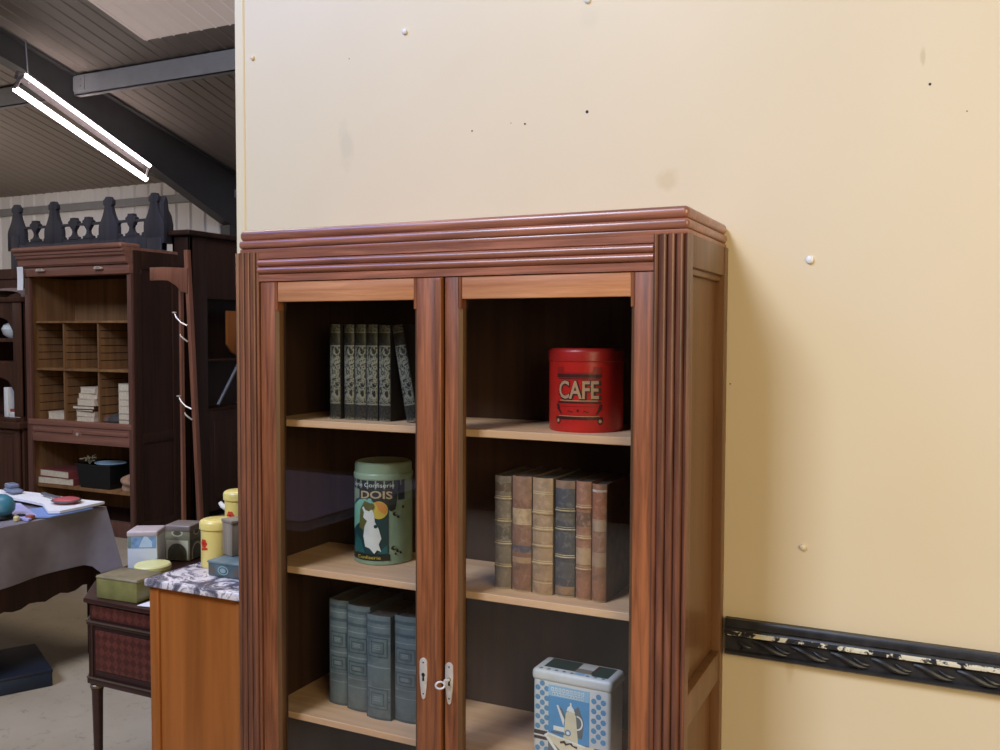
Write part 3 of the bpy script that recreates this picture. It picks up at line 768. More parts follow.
# ================================================================== PARQUETRY SIDE TABLE
def parquet():
    n = NT('diamond_parquetry'); tc = n.add('ShaderNodeTexCoord'); mp = n.add('ShaderNodeMapping')
    mp.inputs['Scale'].default_value = (26, 26, 26); mp.inputs['Rotation'].default_value = (0, math.radians(45), 0)
    n.link(tc.outputs['Object'], mp.inputs['Vector'])
    ck = n.add('ShaderNodeTexChecker'); ck.inputs['Scale'].default_value = 1.7
    n.link(mp.outputs['Vector'], ck.inputs['Vector']); ck.inputs['Color1'].default_value = C(100, 48, 36); ck.inputs['Color2'].default_value = C(74, 34, 27)
    f = n.noise(tc.outputs['Object'], 40, 4)
    col = n.mix(n.ramp(f, [(.4, (.35, .35, .35, 1)), (.6, (0, 0, 0, 1))]), ck.outputs['Color'], C(58, 26, 20))
    return n.fin(col, .35, 0, .5)
TB = thing('side_table', 'small dark parquetry side table on slim legs holding old tins', 'table', (0, 0, 0))
ax0, ax1, ay0, ay1 = -.872, -.43, -.115, .51
def outline(g): return [(ax0 - g, ay0 - g), (ax1 + g, ay0 - g), (ax1 + g, ay1 + g), (-1.085 - g, ay1 + g), (-1.085 - g, .125)]
b = MB(M['side_dark']); b.prism(outline(.014), 'z', .704, .720, .004); b.build('table_top', TB)
pq = parquet()
b = MB(M['side_dark'])
b.prism(outline(0), 'z', .645, .7045); b.prism(outline(0), 'z', .455, .630); b.prism(outline(.008), 'z', .630, .645, .003); b.prism(outline(.008), 'z', .430, .455, .003)
b.tube([(ax0 + .006, ay0, .455), (ax0 + .006, ay0, .630)], .009, 10)
bo = b.build('cabinet_box', TB)
b = MB(pq); b.box(ax0 + .028, ax1 - .028, ay0 - .0035, ay0 + .002, .480, .614, .001, 1); part_label(b.build('parquetry_panel', bo), 'diamond parquetry panel')
b = MB(pq); b.box(ax0 + .012, ax1 - .012, ay0 - .003, ay0 + .002, .652, .698, .001, 1); part_label(b.build('parquetry_band', bo), 'narrow band of chequered parquetry')
for zz in (.640, .450):
    b = MB(M['brass']); b.box(ax0 - .008, ax1 + .008, ay0 - .0105, ay0 - .007, zz, zz + .005); part_label(b.build('metal_edging', bo), 'thin bright edging')
for lx, ly in ((ax0 + .014, ay0 + .014), (ax1 - .014, ay0 + .014), (ax1 - .014, ay1 - .02), (-1.06, ay1 - .02)):
    b = MB(M['side_dark'], M['brass']); b.lathe([(0, 0), (.010, 0), (.011, .02), (.018, .40), (.021, .415), (.021, .43), (0, .43)], lx, ly, 16)
    b.use(M['brass']); b.lathe([(.0205, .414), (.023, .417), (.023, .424), (.0205, .427)], lx, ly, 16); b.build('leg', TB)

def boxtin(name, lb, x, y, rz_, w0, d0, h0, m, ml, lidh=.028, group='old tins beside the marble top'):
    t = thing(name, lb, 'tin', (x, y, .7205), rz_, group)
    b = MB(m); b.box(-w0 / 2, w0 / 2, -d0 / 2, d0 / 2, 0, h0 - lidh * .5, .004); bo = b.build('body', t)
    b = MB(ml); b.box(-w0 / 2 - .002, w0 / 2 + .002, -d0 / 2 - .002, d0 / 2 + .002, h0 - lidh, h0, .006, 3); b.build('lid', t)
    return t, bo
olive = plain('olive_green_tin', C(124, 118, 66), .4, 0, .25, 14)
t_, bo = boxtin('flat_tin', 'flat olive green hinged tin at the front of the side table', -.762, -.046, .05, .176, .118, .076, olive, plain('worn_olive_lid', C(130, 116, 84), .45, 0, .3, 12), .012)
wt = plain('white_printed_tin', C(206, 208, 210), .45, 0, .06); bp = plain('blue_scene_print', C(120, 150, 180), .5, 0, .3, 60); bp2 = plain('pale_scene_print', C(186, 204, 216), .5)
t_, bo = boxtin('tea_tin', 'tall white tin with a blue picture and pinkish lid behind the olive tin', -1.000, .252, math.radians(30), .108, .108, .150, wt, plain('pinkish_lid', C(190, 172, 166), .45, 0, .08, 20), .022)
A = Art(flat_map(-.054), wt); A.rect(-.05, .05, .086, .138, bp, 1, 0); A.poly([(-.012, .09), (.036, .09), (.034, .112), (.02, .128), (.008, .132), (-.002, .116)], bp2, 2, 0); A.rect(-.052, -.040, .088, .136, plain('grey_green_print', C(120, 134, 120), .5), 2, 0)
part_label(A.build('picture', bo), 'blue picture on the white front')
gb = plain('grey_brown_tin', C(122, 114, 84), .5, 0, .2, 20)
t_, bo = boxtin('tea_tin', 'tall grey-brown tin with arched pictures right of the white tin', -.992, .432, math.radians(16), .105, .105, .138, gb, plain('grey_brown_lid', C(128, 112, 100), .4, 0, .1, 16), .026)
cr2 = plain('cream_arch_print', C(196, 186, 150), .5); dk2 = plain('dark_olive_print', C(84, 80, 56), .5, 0, .3, 60)
for rot in (0, PI / 2):
    Rm = Matrix.Rotation(rot, 4, 'Z')
    fm = (lambda R: (lambda u, v, l: tuple(R @ Vector((u, -.0525 - .0004 * (l + .4), v)))))(Rm)
    A = Art(fm, gb); A.rect(-.046, .046, .006, .080, cr2 if rot == 0 else dk2, 1, 0)
    A.poly([(-.040, .006), (.040, .006)] + [(.040 * math.cos(a), .030 + .038 * math.sin(a)) for a in [PI * i / 12 for i in range(13)]], cr2 if rot else dk2, 2, 0)
    A.poly([(-.032, .006), (.032, .006)] + [(.032 * math.cos(a), .030 + .030 * math.sin(a)) for a in [PI * i / 12 for i in range(13)]], dk2, 3, 0)
    A.disc(0, .108, .024, .014, cr2, 1); A.disc(0, .108, .017, .009, dk2, 2); part_label(A.build('arch_picture', bo), 'cream arch and oval emblem')
t_ = thing('round_tin', 'low round pale yellow-green tin between the taller tins', 'tin', (-.893, .178, .7205), 0, 'old tins beside the marble top')
yg = plain('pale_yellow_green_tin', C(190, 186, 120), .4, 0, .08)
b = MB(yg); b.lathe([(0, 0), (.060, 0), (.062, .003), (.062, .028), (0, .028)], seg=36); b.build('body', t_)
b = MB(plain('pale_yellow_lid', C(220, 212, 140), .35, 0, .05)); b.lathe([(.062, .027), (.0645, .028), (.0645, .040), (.060, .045), (0, .046)], seg=36); b.build('lid', t_)
b = MB(M['paper']); b.grid(lambda u, v: (-.655 + .15 * u, -.115 + .13 * v + .02 * u, .7215 + .004 * math.sin(5 * u) * v), 8, 6, .001)
tag(b.build('paper_sheet'), 'small white paper sheet on the side table beside the olive tin', 'paper')

# ================================================================== DRAPED TABLE
DT = thing('draped_table', 'dark carved table under a grey cloth at the left edge', 'table', (0, 0, 0))
tx0, tx1, ty0, ty1, tz = -3.35, -2.075, -.75, .985, .735
b = MB(M['dark_oak']); b.box(tx0, tx1, ty0, ty1, .705, .733, .004); b.build('table_top', DT)
b = MB(M['dark_oak'])
pts = [(ty0 + .03, .7), (ty1 - .03, .7)]
n = 40; low = []
for i in range(n + 1):
    yv = ty1 - .03 - (ty1 - ty0 - .06) * i / n
    low.append((yv, .355 + .018 * math.sin(i * .9) ** 2 - .03 * math.sin(PI * i / n)))
b.prism(pts + low, 'x', tx1 - .05, tx1 - .02); b.box(tx0 + .03, tx0 + .06, ty0 + .03, ty1 - .03, .36, .7)
b.box(tx0 + .04, tx1 - .04, ty1 - .06, ty1 - .03, .36, .7); b.box(tx0 + .04, tx1 - .04, ty0 + .03, ty0 + .06, .36, .7); b.build('apron', DT)
for lx in (tx0 + .05, tx1 - .03):
    for ly in (ty0 + .05, ty1 - .03):
        b = MB(M['dark_oak']); b.box(lx - .03, lx + .03, ly - .03, ly + .03, .0, .7, .008); b.build('leg', DT)
# cloth
def cloth_mat():
    n = NT('grey_woven_cloth'); v = n.coord(); a = n.noise(v, 120, 3); b_ = n.noise(v, 5, 3)
    col = n.ramp(b_, [(.3, C(112, 103, 105)), (.7, C(136, 127, 130))]); n.bump(a, .2, .001); return n.fin(col, .85, 0, .2)
cm = cloth_mat()
b = MB(cm)
b.grid(lambda u, v: (tx0 - .01 + (tx1 - tx0 + .02) * u, ty0 - .01 + (ty1 - ty0 + .02) * v, .737), 4, 4, .002)
def skirt(u, v):                                   # runs round the table edge; v = how far down
    per = [(tx1 + .01, ty0 - .01), (tx1 + .01, ty1 + .01), (tx0 - .01, ty1 + .01), (tx0 - .01, ty0 - .01)]
    lens = [ty1 - ty0 + .02, tx1 - tx0 + .02, ty1 - ty0 + .02, tx1 - tx0 + .02]; L = sum(lens); s_ = u * L
    k = 0
    while k < 3 and s_ > lens[k]: s_ -= lens[k]; k += 1
    p = Vector(per[k]); q = Vector(per[(k + 1) % 4]); c_ = p + (q - p) * (s_ / lens[k])
    nrm = [Vector((1, 0)), Vector((0, 1)), Vector((-1, 0)), Vector((0, -1))][k]
    dcorner = min(s_, lens[k] - s_)
    fl = math.exp(-(dcorner / .075) ** 2)
    out = v * (.012 + .010 * math.sin(s_ * 17 + k) + .165 * fl)
    drop = .275 + .02 * math.sin(s_ * 3) + .19 * fl
    tang = (q - p).normalized()
    return (c_.x + nrm.x * out, c_.y + nrm.y * out, .737 - drop * v)
b.grid(skirt, 160, 10, .002)
tag(b.build('tablecloth'), 'grey cloth hanging over the edges of the dark carved table', 'tablecloth')

# things on the draped table
TZ = .741
def sheet_poly(pts, z, th, m, name, label, cat, wave=.003):
    b = MB(m); bm = bmesh.new(); f = bm.faces.new([bm.verts.new((x, y, 0)) for x, y in pts]); bmesh.ops.triangulate(bm, faces=[f])
    bmesh.ops.subdivide_edges(bm, edges=bm.edges[:], cuts=5, use_grid_fill=True)
    bmesh.ops.recalc_face_normals(bm, faces=bm.faces[:])
    bmesh.ops.solidify(bm, geom=bm.faces[:], thickness=th)
    zmin = min(v.co.z for v in bm.verts)
    for v in bm.verts: v.co.z += z - zmin + wave * (1 + math.sin(9 * v.co.x + 6 * v.co.y))
    b.merge(bm); return tag(b.build(name), label, cat)
sheet_poly([(-2.045, .90), (-2.045, .66), (-2.16, .60), (-2.30, .74), (-2.24, .90)], TZ, .006, plain('blue_folder_card', C(122, 146, 196), .45, 0, .06), 'folder', 'pale blue card folder sticking out from under the white cloth', 'folder', .001)
sheet_poly([(-2.055, .975), (-2.055, .72), (-2.10, .69), (-2.28, .80), (-2.52, .83), (-2.95, .85), (-3.0, .985), (-2.5, .985)], TZ + .010, .012, M['paper'], 'white_cloth', 'folded white cloth spread along the far edge of the grey table', 'cloth')
sheet_poly([(-2.52, .80), (-2.46, .815), (-2.30, .735), (-2.12, .645), (-2.065, .56), (-2.15, .57), (-2.34, .65)], TZ, .009, plain('lilac_card', C(176, 172, 212), .5), 'envelope', 'lilac envelope lying in front of the white cloth', 'envelope', .0005)
t_ = thing('hand_mirror', 'hand mirror with a red oval back and long dark handle on the white cloth', 'mirror', (-2.195, .868, TZ + .032), math.radians(166))
b = MB(plain('red_mirror_back', C(196, 92, 94), .3, 0, .05)); b.lathe([(0, .018), (.045, .017), (.062, .012), (.064, .006), (.06, 0), (0, 0)], seg=36, sx=1.1, sy=.95); b.build('mirror_head', t_)
b = MB(plain('grey_handle', C(84, 84, 88), .4)); b.tube([(.066, 0, .007), (.12, .0, .009), (.24, .0, .009), (.27, 0, .008)], [.010, .007, .009, .005], 10); b.lathe([(.0645, .003), (.071, .007), (.0645, .011)], seg=36, sx=1.1, sy=.97); b.build('handle', t_)
b = MB(plain('slate_brush', C(112, 120, 140), .5)); b.box(-.07, .07, -.03, .03, 0, .018, .008, 3); b.box(-.085, .0, -.02, .03, .016, .04, .008, 3)
o = b.build('clothes_brush', None, True, (-2.66, .925, TZ + .033)); o.rotation_euler = (0, 0, math.radians(-20)); tag(o, 'slate grey brush lying at the back of the white cloth', 'brush')
t_ = thing('teal_pot', 'teal and dark rounded pot at the very left edge of the grey table', 'pot', (-2.235, .545, TZ))
b = MB(plain('teal_enamel', C(62, 118, 134), .35, 0, .3, 9)); b.lathe([(0, .02), (.045, .02), (.062, .04), (.064, .065), (.05, .095), (.025, .112), (0, .115)], seg=32); b.build('shell', t_)
b = MB(M['black']); b.lathe([(0, 0), (.05, 0), (.054, .008), (.046, .022), (0, .022)], seg=32); b.build('base', t_)
b = MB(plain('cream_bottle_label', C(204, 188, 134), .5)); b.lathe([(0, 0), (.012, 0), (.013, .003), (.013, .018), (.009, .023), (0, .023)], seg=18); tag(b.build('small_jar', None, True, (-2.125, .545, TZ)), 'small cream jar at the near edge of the grey table', 'jar')
b = MB(plain('rust_wood_block', C(150, 84, 60), .5)); b.box(-.018, .018, -.014, .014, 0, .02, .004, 3); o = b.build('wooden_block', None, True, (-2.105, .60, TZ)); tag(o, 'rust coloured block beside the small cream jar', 'block')
b = MB(M['black']); b.box(-.02, .02, -.012, .012, 0, .018, .004, 3); o = b.build('leather_case', None, True, (-2.165, .60, TZ)); tag(o, 'small black case between the teal pot and the rust block', 'case')

# dark blue box on the floor
t_ = thing('storage_box', 'flat dark navy box lying on the concrete floor under the grey table', 'box', (-1.928, .567, 0), math.radians(62))
nv = plain('navy_board', C(24, 34, 52), .55, 0, .2, 12)
b = MB(nv); b.box(-.55, -.002, .002, .434, 0, .066, .004); b.build('body', t_)
b = MB(plain('navy_lid', C(18, 26, 40), .5, 0, .2, 12)); b.box(-.552, 0, 0, .436, .062, .076, .004); b.build('lid', t_)

# ================================================================== OPEN ROLL-FRONT BOOKCASE
BK = thing('bookcase', 'tall dark oak bookcase with moulded cornice and open pigeonholes at the back of the hall', 'bookcase', (0, 0, 0))
kx0, kx1, ky0, ky1 = -5.135, -3.935, 2.88, 3.36
b = MB(M['dark_oak'])
b.box(kx1 - .03, kx1, ky0 + .03, ky1, 0, 2.24); b.box(kx0, kx0 + .03, ky0 + .03, ky1, 0, 2.24); b.box(kx0, kx1, ky1 - .02, ky1, 0, 2.24)
for z0, z1 in ((.0, .12), (.74, .82), (2.10, 2.24)): b.box(kx1 - .005, kx1 + .007, ky0 + .092, ky1 - .072, z0, z1, .002)
b.box(kx1 - .005, kx1 + .008, ky0 + .02, ky0 + .09, 0, 2.24, .002); b.box(kx1 - .005, kx1 + .008, ky1 - .07, ky1, 0, 2.24, .002)
b.build('carcass', BK)
b = MB(M['oak_front'])
for xa, xb in ((kx0, kx0 + .055), (kx1 - .04, kx1)): b.box(xa, xb, ky0 - .005, ky0 + .03, 0, 2.06, .003)
b.box(kx0, kx1, ky0, ky0 + .03, 0, .12, .003); b.build('stile', BK)
b = MB(M['dark_oak_x'])
b.box(kx0 - .01, kx1 + .002, ky0 - .02, ky0 + .10, 2.06, 2.135, .004)
b.prism([(ky0 + .1, 2.135), (ky0 - .035, 2.135), (ky0 - .05, 2.15), (ky0 - .05, 2.19), (ky0 - .07, 2.205), (ky0 - .07, 2.23), (ky0 + .1, 2.23)], 'x', kx0 - .02, kx1 + .0)
b.box(kx0 - .04, kx1 + .004, ky0 - .10, ky0 + .10, 2.250, 2.292, .018, 4); b.box(kx0 - .03, kx1 + .002, ky0 - .08, ky1, 2.228, 2.262)
b.build('cornice', BK)
for hx in (-4.90, -4.24):
    b = MB(M['nickel']); b.box(hx - .045, hx + .045, ky0 - .05, ky0 - .03, 2.098, 2.112, .004); b.box(hx - .03, hx + .03, ky0 - .055, ky0 - .035, 2.110, 2.118, .002); part_label(b.build('handle', BK), 'small pale metal pull')
b = MB(M['oak_in'])
b.box(kx0 + .03, kx1 - .03, ky1 - .028, ky1 - .018, .12, 2.06)
b.build('back_panel', BK)
b = MB(M['oak_in']); b.box(kx0 + .030, kx0 + .034, ky0 + .03, ky1 - .028, .12, 2.06); b.build('side_lining', BK)
b = MB(M['oak_in']); b.box(kx1 - .034, kx1 - .030, ky0 + .03, ky1 - .028, .12, 2.06); b.build('side_lining', BK)
def slab(name, *a, m='oak_in'):
    q = MB(M[m]); q.box(*a, .002, 1); return q.build(name, BK)
slab('shelf', kx0 + .04, kx1 - .03, ky0 + .06, ky1 - .03, 1.682, 1.700)
slab('shelf', kx0 + .04, kx1 - .03, ky0 + .06, ky1 - .03, 1.293, 1.312)
slab('shelf', kx0 + .03, kx1 - .03, ky0 + .01, ky1 - .03, .862, .882)
slab('shelf', kx0 + .03, kx1 - .03, ky0 + .05, ky1 - .03, .325, .350)
for xd in (-4.78, -4.385):
    for z0, z1 in ((1.312, 1.682), (.882, 1.293)): slab('divider', xd - .008, xd + .008, ky0 + .07, ky1 - .03, z0, z1)
grv = MB(M['dark_oak'])
for z in (1.38, 1.44, 1.50, 1.56, 1.62, .95, 1.02, 1.09, 1.16, 1.23):
    grv.box(kx0 + .04, kx1 - .035, ky1 - .0305, ky1 - .027, z, z + .005)
    for xd in (kx0 + .034, -4.772, -4.377): grv.box(xd - .001, xd + .0015, ky0 + .09, ky1 - .03, z, z + .005)
o = grv.build('slot_line', BK); o['kind'] = 'stuff'
b = MB(M['dark_oak_x']); b.box(kx0 + .02, kx1 - .01, ky0 - .012, ky0 + .03, .85, .895, .004); b.box(kx0 + .055, kx1 - .04, ky0 + .0, ky0 + .03, .715, .852, .002)
for xa, xb in ((kx0 + .07, -4.60), (-4.50, kx1 - .05)): b.box(xa, xb, ky0 - .012, ky0 + .002, .795, .825, .005)
b.build('writing_rail', BK)
b = MB(M['nickel']); b.lathe([(0, 0), (.012, 0), (.014, .006), (0, .01)], seg=16, mat=Matrix.Translation((-4.545, ky0 - .002, .790)) @ Matrix.Rotation(PI / 2, 4, 'X')); part_label(b.build('lock', BK), 'round pale lock')

def flatbook(lb, x, y, z, w0, d0, h0, rot, cov, group, name='book'):
    t = thing(name, lb, 'book', (x, y, z), math.radians(rot), group)
    b = MB(cov); b.box(-w0 / 2, w0 / 2, -d0 / 2, d0 / 2, 0, .004, .001, 1); b.box(-w0 / 2, w0 / 2, -d0 / 2, d0 / 2, h0 - .004, h0, .001, 1); b.box(w0 / 2 - .004, w0 / 2, -d0 / 2, d0 / 2, .003, h0 - .003); b.build('cover', t)
    b = MB(M['pages']); b.box(-w0 / 2 + .003, w0 / 2 - .004, -d0 / 2 + .003, d0 / 2 - .003, .004, h0 - .004); b.build('page_block', t)
pal = [plain('pale_board', C(190, 166, 142), .7), plain('tan_board', C(168, 136, 110), .7), plain('brown_board', C(84, 52, 40), .6), plain('cream_board', C(204, 184, 160), .7), plain('grey_board', C(150, 142, 134), .7)]
GA = 'papers and volumes in the pigeonholes'
flatbook('single thin cream volume alone in the left pigeonhole', -4.97, 3.10, .8825, .20, .15, .062, 2, pal[3], GA)
z = .8825
ords = ['lowest', 'second from the bottom', 'third from the bottom', 'fourth from the bottom, dark brown', 'fifth from the bottom', 'second from the top', 'topmost, tilted']
for i, (w0, d0, h0, dx, rot, pc) in enumerate(((.20, .16, .042, -.02, 0, 3), (.20, .16, .040, -.02, 3, 0), (.21, .17, .018, -.02, -2, 2), (.24, .18, .028, -.03, 2, 2), (.21, .17, .055, .0, -3, 3), (.20, .16, .045, .01, 4, 0), (.19, .16, .05, .02, -6, 3))):
    flatbook('%s volume of the book stack in the middle pigeonhole' % ords[i], -4.56 + dx, 3.06, z, w0, d0, h0, rot, pal[pc], GA); z += h0 + .0005
z = .8825
ords = ['lowest tan', 'second from the bottom, grey', 'third from the bottom, cream', 'fourth from the bottom, pale', 'fifth from the bottom, cream', 'topmost grey']
for i, (h0, pc) in enumerate(((.035, 1), (.05, 4), (.06, 3), (.05, 0), (.065, 3), (.06, 4))):
    flatbook('%s volume of the stack in the right pigeonhole' % ords[i], -4.075, 3.04, z, .20, .17, h0, (i % 3) - 1, pal[pc], GA); z += h0 + .0005
b = MB(plain('dark_grey_felt', C(62, 58, 56), .9)); b.lathe([(0, 0), (.075, 0), (.085, .02), (.07, .055), (.035, .075), (0, .08)], seg=24); tag(b.build('felt_cap', None, True, (-4.25, 3.03, .8825)), 'dark grey felt cap in the right pigeonhole beside the stack', 'cap')
b = MB(plain('brown_pouch', C(92, 64, 50), .8, 0, .2)); b.lathe([(0, 0), (.035, .0), (.045, .02), (.035, .05), (.01, .065), (0, .06)], seg=20); tag(b.build('leather_pouch', None, True, (-4.335, 3.0, .8825)), 'small brown pouch wedged right of the middle book stack', 'pouch')
redc = plain('red_brown_boards', C(120, 56, 50), .55)
flatbook('upper of two large red-brown books lying on the bottom shelf', -4.92, 3.10, .409, .40, .30, .058, -4, redc, 'large red-brown books on the bottom shelf', 'ledger')
flatbook('lower of two large red-brown books lying on the bottom shelf', -4.91, 3.10, .3505, .42, .31, .058, 2, redc, 'large red-brown books on the bottom shelf', 'ledger')
t_ = thing('plastic_bin', 'black square bin filled with small things on the bottom shelf of the bookcase', 'bin', (-4.44, 3.08, .3505))
bp_ = plain('black_plastic', C(14, 17, 18), .45, 0, .1)
b = MB(bp_); b.prism([(-.165, -.13), (.165, -.13), (.165, .13), (-.165, .13)], 'z', 0, .004)
for i, (p, q) in enumerate((((-.165, -.13), (.165, -.13)), ((.165, -.13), (.165, .13)), ((.165, .13), (-.165, .13)), ((-.165, .13), (-.165, -.13)))):
    b.grid(lambda u, v, p=p, q=q: ((p[0] + (q[0] - p[0]) * u) * (1 + .16 * v), (p[1] + (q[1] - p[1]) * u) * (1 + .16 * v), .19 * v), 2, 3, .004)
b.build('tub', t_)
b = MB(bp_); b.tube([(-.195, -.154, .19), (.195, -.154, .19), (.195, .154, .19), (-.195, .154, .19)], .007, 8, True); b.build('rim', t_)
b = MB(plain('pale_blue_plastic', C(176, 196, 206), .4, 0, .15, 30)); b.lathe([(0, 0), (.10, .0), (.125, .02), (.12, .024), (.095, .008), (0, .008)], seg=30, sx=1.1, sy=.9); tag(b.build('plate', None, True, (-4.40, 3.07, .528)), 'pale blue dish resting on top of the black bin', 'dish')
b = MB(plain('dried_plant', C(134, 118, 84), .8, 0, .3, 40))
for i in range(16):
    a = random.uniform(0, 2 * PI); r = random.uniform(.02, .08)
    b.tube([(0, 0, 0), (r * .5 * math.cos(a), r * .5 * math.sin(a), .03 + random.uniform(0, .03)), (r * math.cos(a), r * math.sin(a), .02 + random.uniform(0, .06))], [.003, .006, .009], 6)
tag(b.build('dried_flowers', None, True, (-4.58, 3.02, .532)), 'bunch of dried stems lying on the left of the black bin', 'dried flowers')
b = MB(plain('crumpled_kraft', C(160, 124, 96), .8, 0, .2, 30)); bm = bmesh.new(); bmesh.ops.create_icosphere(bm, subdivisions=4, radius=.10)
for q in bm.verts:
    k_ = 1 + .16 * math.sin(38 * q.co.x + 5) * math.sin(31 * q.co.y) + .12 * math.sin(55 * q.co.z + 20 * q.co.x); q.co = Vector((q.co.x * k_ * .95, q.co.y * k_, max(-.06, q.co.z * k_ * .75)))
b.merge(bm); tag(b.build('crumpled_paper', None, True, (-4.10, 3.03, .411)), 'crumpled brown paper at the right end of the bottom shelf', 'paper')
b = MB(M['paper']); b.grid(lambda u, v: (-.035 + .07 * u, .004 * math.sin(3 * v), .19 * v), 3, 6, .002); tag(b.build('paper_tag', None, True, (-5.115, 2.82, 1.95)), 'white paper tag hanging at the top left edge of the bookcase', 'tag')

# ================================================================== GOTHIC BLACK CRESTING SCREEN
GS = thing('gothic_screen', 'black gothic wooden screen with pierced cresting rising behind the bookcase', 'screen', (0, 0, 0))
gx0, gx1, gy = -6.10, -4.34, 3.50
b = MB(M['black_wood']); b.box(gx0 - .02, gx0 + .08, gy - .02, gy + .06, 0, 2.50, .004); b.build('post', GS)
b = MB(M['black_wood']); b.box(gx1 - .06, gx1 + .10, gy - .02, gy + .04, 0, 2.40, .004); b.build('post', GS)
b = MB(M['black_wood']); b.box(gx0, gx1, gy, gy + .04, 0, 2.38); b.box(gx0, gx1 + .1, gy - .012, gy + .05, 2.30, 2.41, .006); b.build('panel', GS)
fx = [-6.06, -5.565, -4.872, -4.335]
hz = [(2.432, .030), (2.458, .034), (2.463, .062), (2.480, .082), (2.505, .088), (2.525, .078), (2.532, .066), (2.548, .062), (2.556, .044)]
def holes(a, c_, n_): return [a + (c_ - a) * (i + 1) / (n_ + 1) for i in range(n_)]
for i, xc in enumerate(fx):
    b = MB(M['black_wood']); z0, z1 = 2.36, 2.785; hw = .115
    L = [(-hw, z0), (-hw, 2.52), (-.108, 2.548), (-.084, 2.585), (-.064, 2.622), (-.050, 2.66), (-.042, 2.69), (-.038, 2.705), (-.054, 2.717), (-.054, 2.755), (-.035, 2.768), (-.022, z1)]
    b.prism([(xc + u, v) for u, v in L] + [(xc - u, v) for u, v in reversed(L)], 'y', gy - .008, gy + .035, .003); b.build('finial', GS)
b = MB(M['black_wood']); b.prism([(gy - .0, 2.36), (gy, 2.70), (gy + .03, 2.76), (gy + .05, 2.72), (gy + .06, 2.64), (gy + .09, 2.60), (gy + .11, 2.52), (gy + .11, 2.36)], 'x', fx[3] + .06, fx[3] + .11, .004); b.build('side_return', GS)
for a, c_, n_ in zip(fx, fx[1:], (2, 3, 2)):
    hx = [a + (c_ - a) * q for q in ((.32, .68) if n_ == 2 else (.24, .5, .76))]; hk = .88
    b = MB(M['black_wood'])
    b.box(a + .05, c_ - .05, gy - .002, gy + .03, 2.36, 2.437); b.box(a + .05, c_ - .05, gy - .002, gy + .03, 2.555, 2.575)
    edges = [a + .05] + hx + [c_ - .05]
    for k_, (xa, xb) in enumerate(zip(edges, edges[1:])):
        la = [(xa + (w_ * hk if k_ > 0 else 0), z) for z, w_ in hz]; lb = [(xb - (w_ * hk if k_ < n_ else 0), z) for z, w_ in hz]
        if min(q[0] - p_[0] for p_, q in zip(la, lb)) > .004: b.prism(la + lb[::-1], 'y', gy - .002, gy + .03)
    for xa, xb in zip(hx, hx[1:]):
        xm = (xa + xb) / 2
        b.prism([(xm - .055, 2.565), (xm - .06, 2.59), (xm - .035, 2.605), (xm - .03, 2.625), (xm + .03, 2.625), (xm + .035, 2.605), (xm + .06, 2.59), (xm + .055, 2.565), (xm + .02, 2.53), (xm - .02, 2.53)], 'y', gy - .007, gy + .034)
    b.build('pierced_cresting', GS)

# ================================================================== NEIGHBOUR CUPBOARD (left edge)
LC = thing('dresser', 'brown dresser with arched open shelves at the far left edge', 'dresser', (0, 0, 0))
lx0, lx1, ly0, ly1 = -6.45, -5.21, 2.90, 3.32
b = MB(M['brown_cab'])
b.box(lx1 - .03, lx1, ly0, ly1, 0, 1.86); b.box(lx0, lx0 + .03, ly0, ly1, 0, 1.86); b.box(lx0, lx1, ly1 - .02, ly1, 0, 1.86)
b.box(lx0 - .01, lx1 + .012, ly0 - .03, ly1, 1.86, 1.90, .006); b.build('carcass', LC)
b = MB(M['brown_cab'])
b.box(lx1 - .10, lx1 + .0, ly0 - .012, ly0 + .02, .9, 1.86, .003); b.box(lx0, lx0 + .10, ly0 - .012, ly0 + .02, .9, 1.86, .003)
for zt, zb in ((1.86, 1.76), (1.34, 1.25)):
    arch = [(lx0 + .09, zt), (lx1 - .09, zt), (lx1 - .09, zb - .16)] + [(lx1 - .12 - (lx1 - lx0 - .24) * i / 20, zb - .12 * (1 - (2 * i / 20 - 1) ** 2) ** .35 * -1 - .12) for i in range(21)] + [(lx0 + .09, zb - .16)]
    b.prism(arch, 'y', ly0 - .008, ly0 + .012)
b.build('arched_rail', LC)
for z0 in (1.525, 1.33, .86):
    b = MB(M['brown_cab']); b.box(lx0 + .03, lx1 - .03, ly0 - (.05 if z0 < 1 else 0), ly1 - .02, z0, z0 + .03, .003); b.build('shelf', LC)
for k_ in range(2):
    xa = lx0 + .04 + k_ * .59; b = MB(M['brown_cab']); b.box(xa, xa + .57, ly0 - .02, ly0 + .002, .08, .84, .004)
    b.box(xa + .07, xa + .5, ly0 - .028, ly0 - .018, .16, .72, .006); b.box(xa + .05, xa + .52, ly0 - .03, ly0 - .018, .76, .79, .006); b.build('door', LC)
b = MB(M['brown_cab']); b.box(lx0 - .01, lx1 + .015, ly0 - .06, ly0 + .3, .80, .86, .01, 3); b.box(lx0 - .01, lx1 + .01, ly0 - .03, ly0 + .1, 0, .08); b.build('base_moulding', LC)
pc = plain('white_porcelain', C(208, 212, 206), .3, 0, .06)
b = MB(pc); b.lathe([(0, 0), (.06, 0), (.10, .03), (.115, .075), (.10, .11), (.05, .135), (.02, .15), (0, .15)], seg=28); tag(b.build('porcelain_tureen', None, True, (-5.44, 3.02, 1.556)), 'white rounded porcelain piece on the upper shelf of the dresser', 'porcelain')
b = MB(M['white_enamel']); b.box(-.025, .025, -.09, .09, 0, .25, .004); tag(b.build('white_book', None, True, (-5.43, 2.99, .892)), 'white upright book on the lower dresser shelf', 'book')
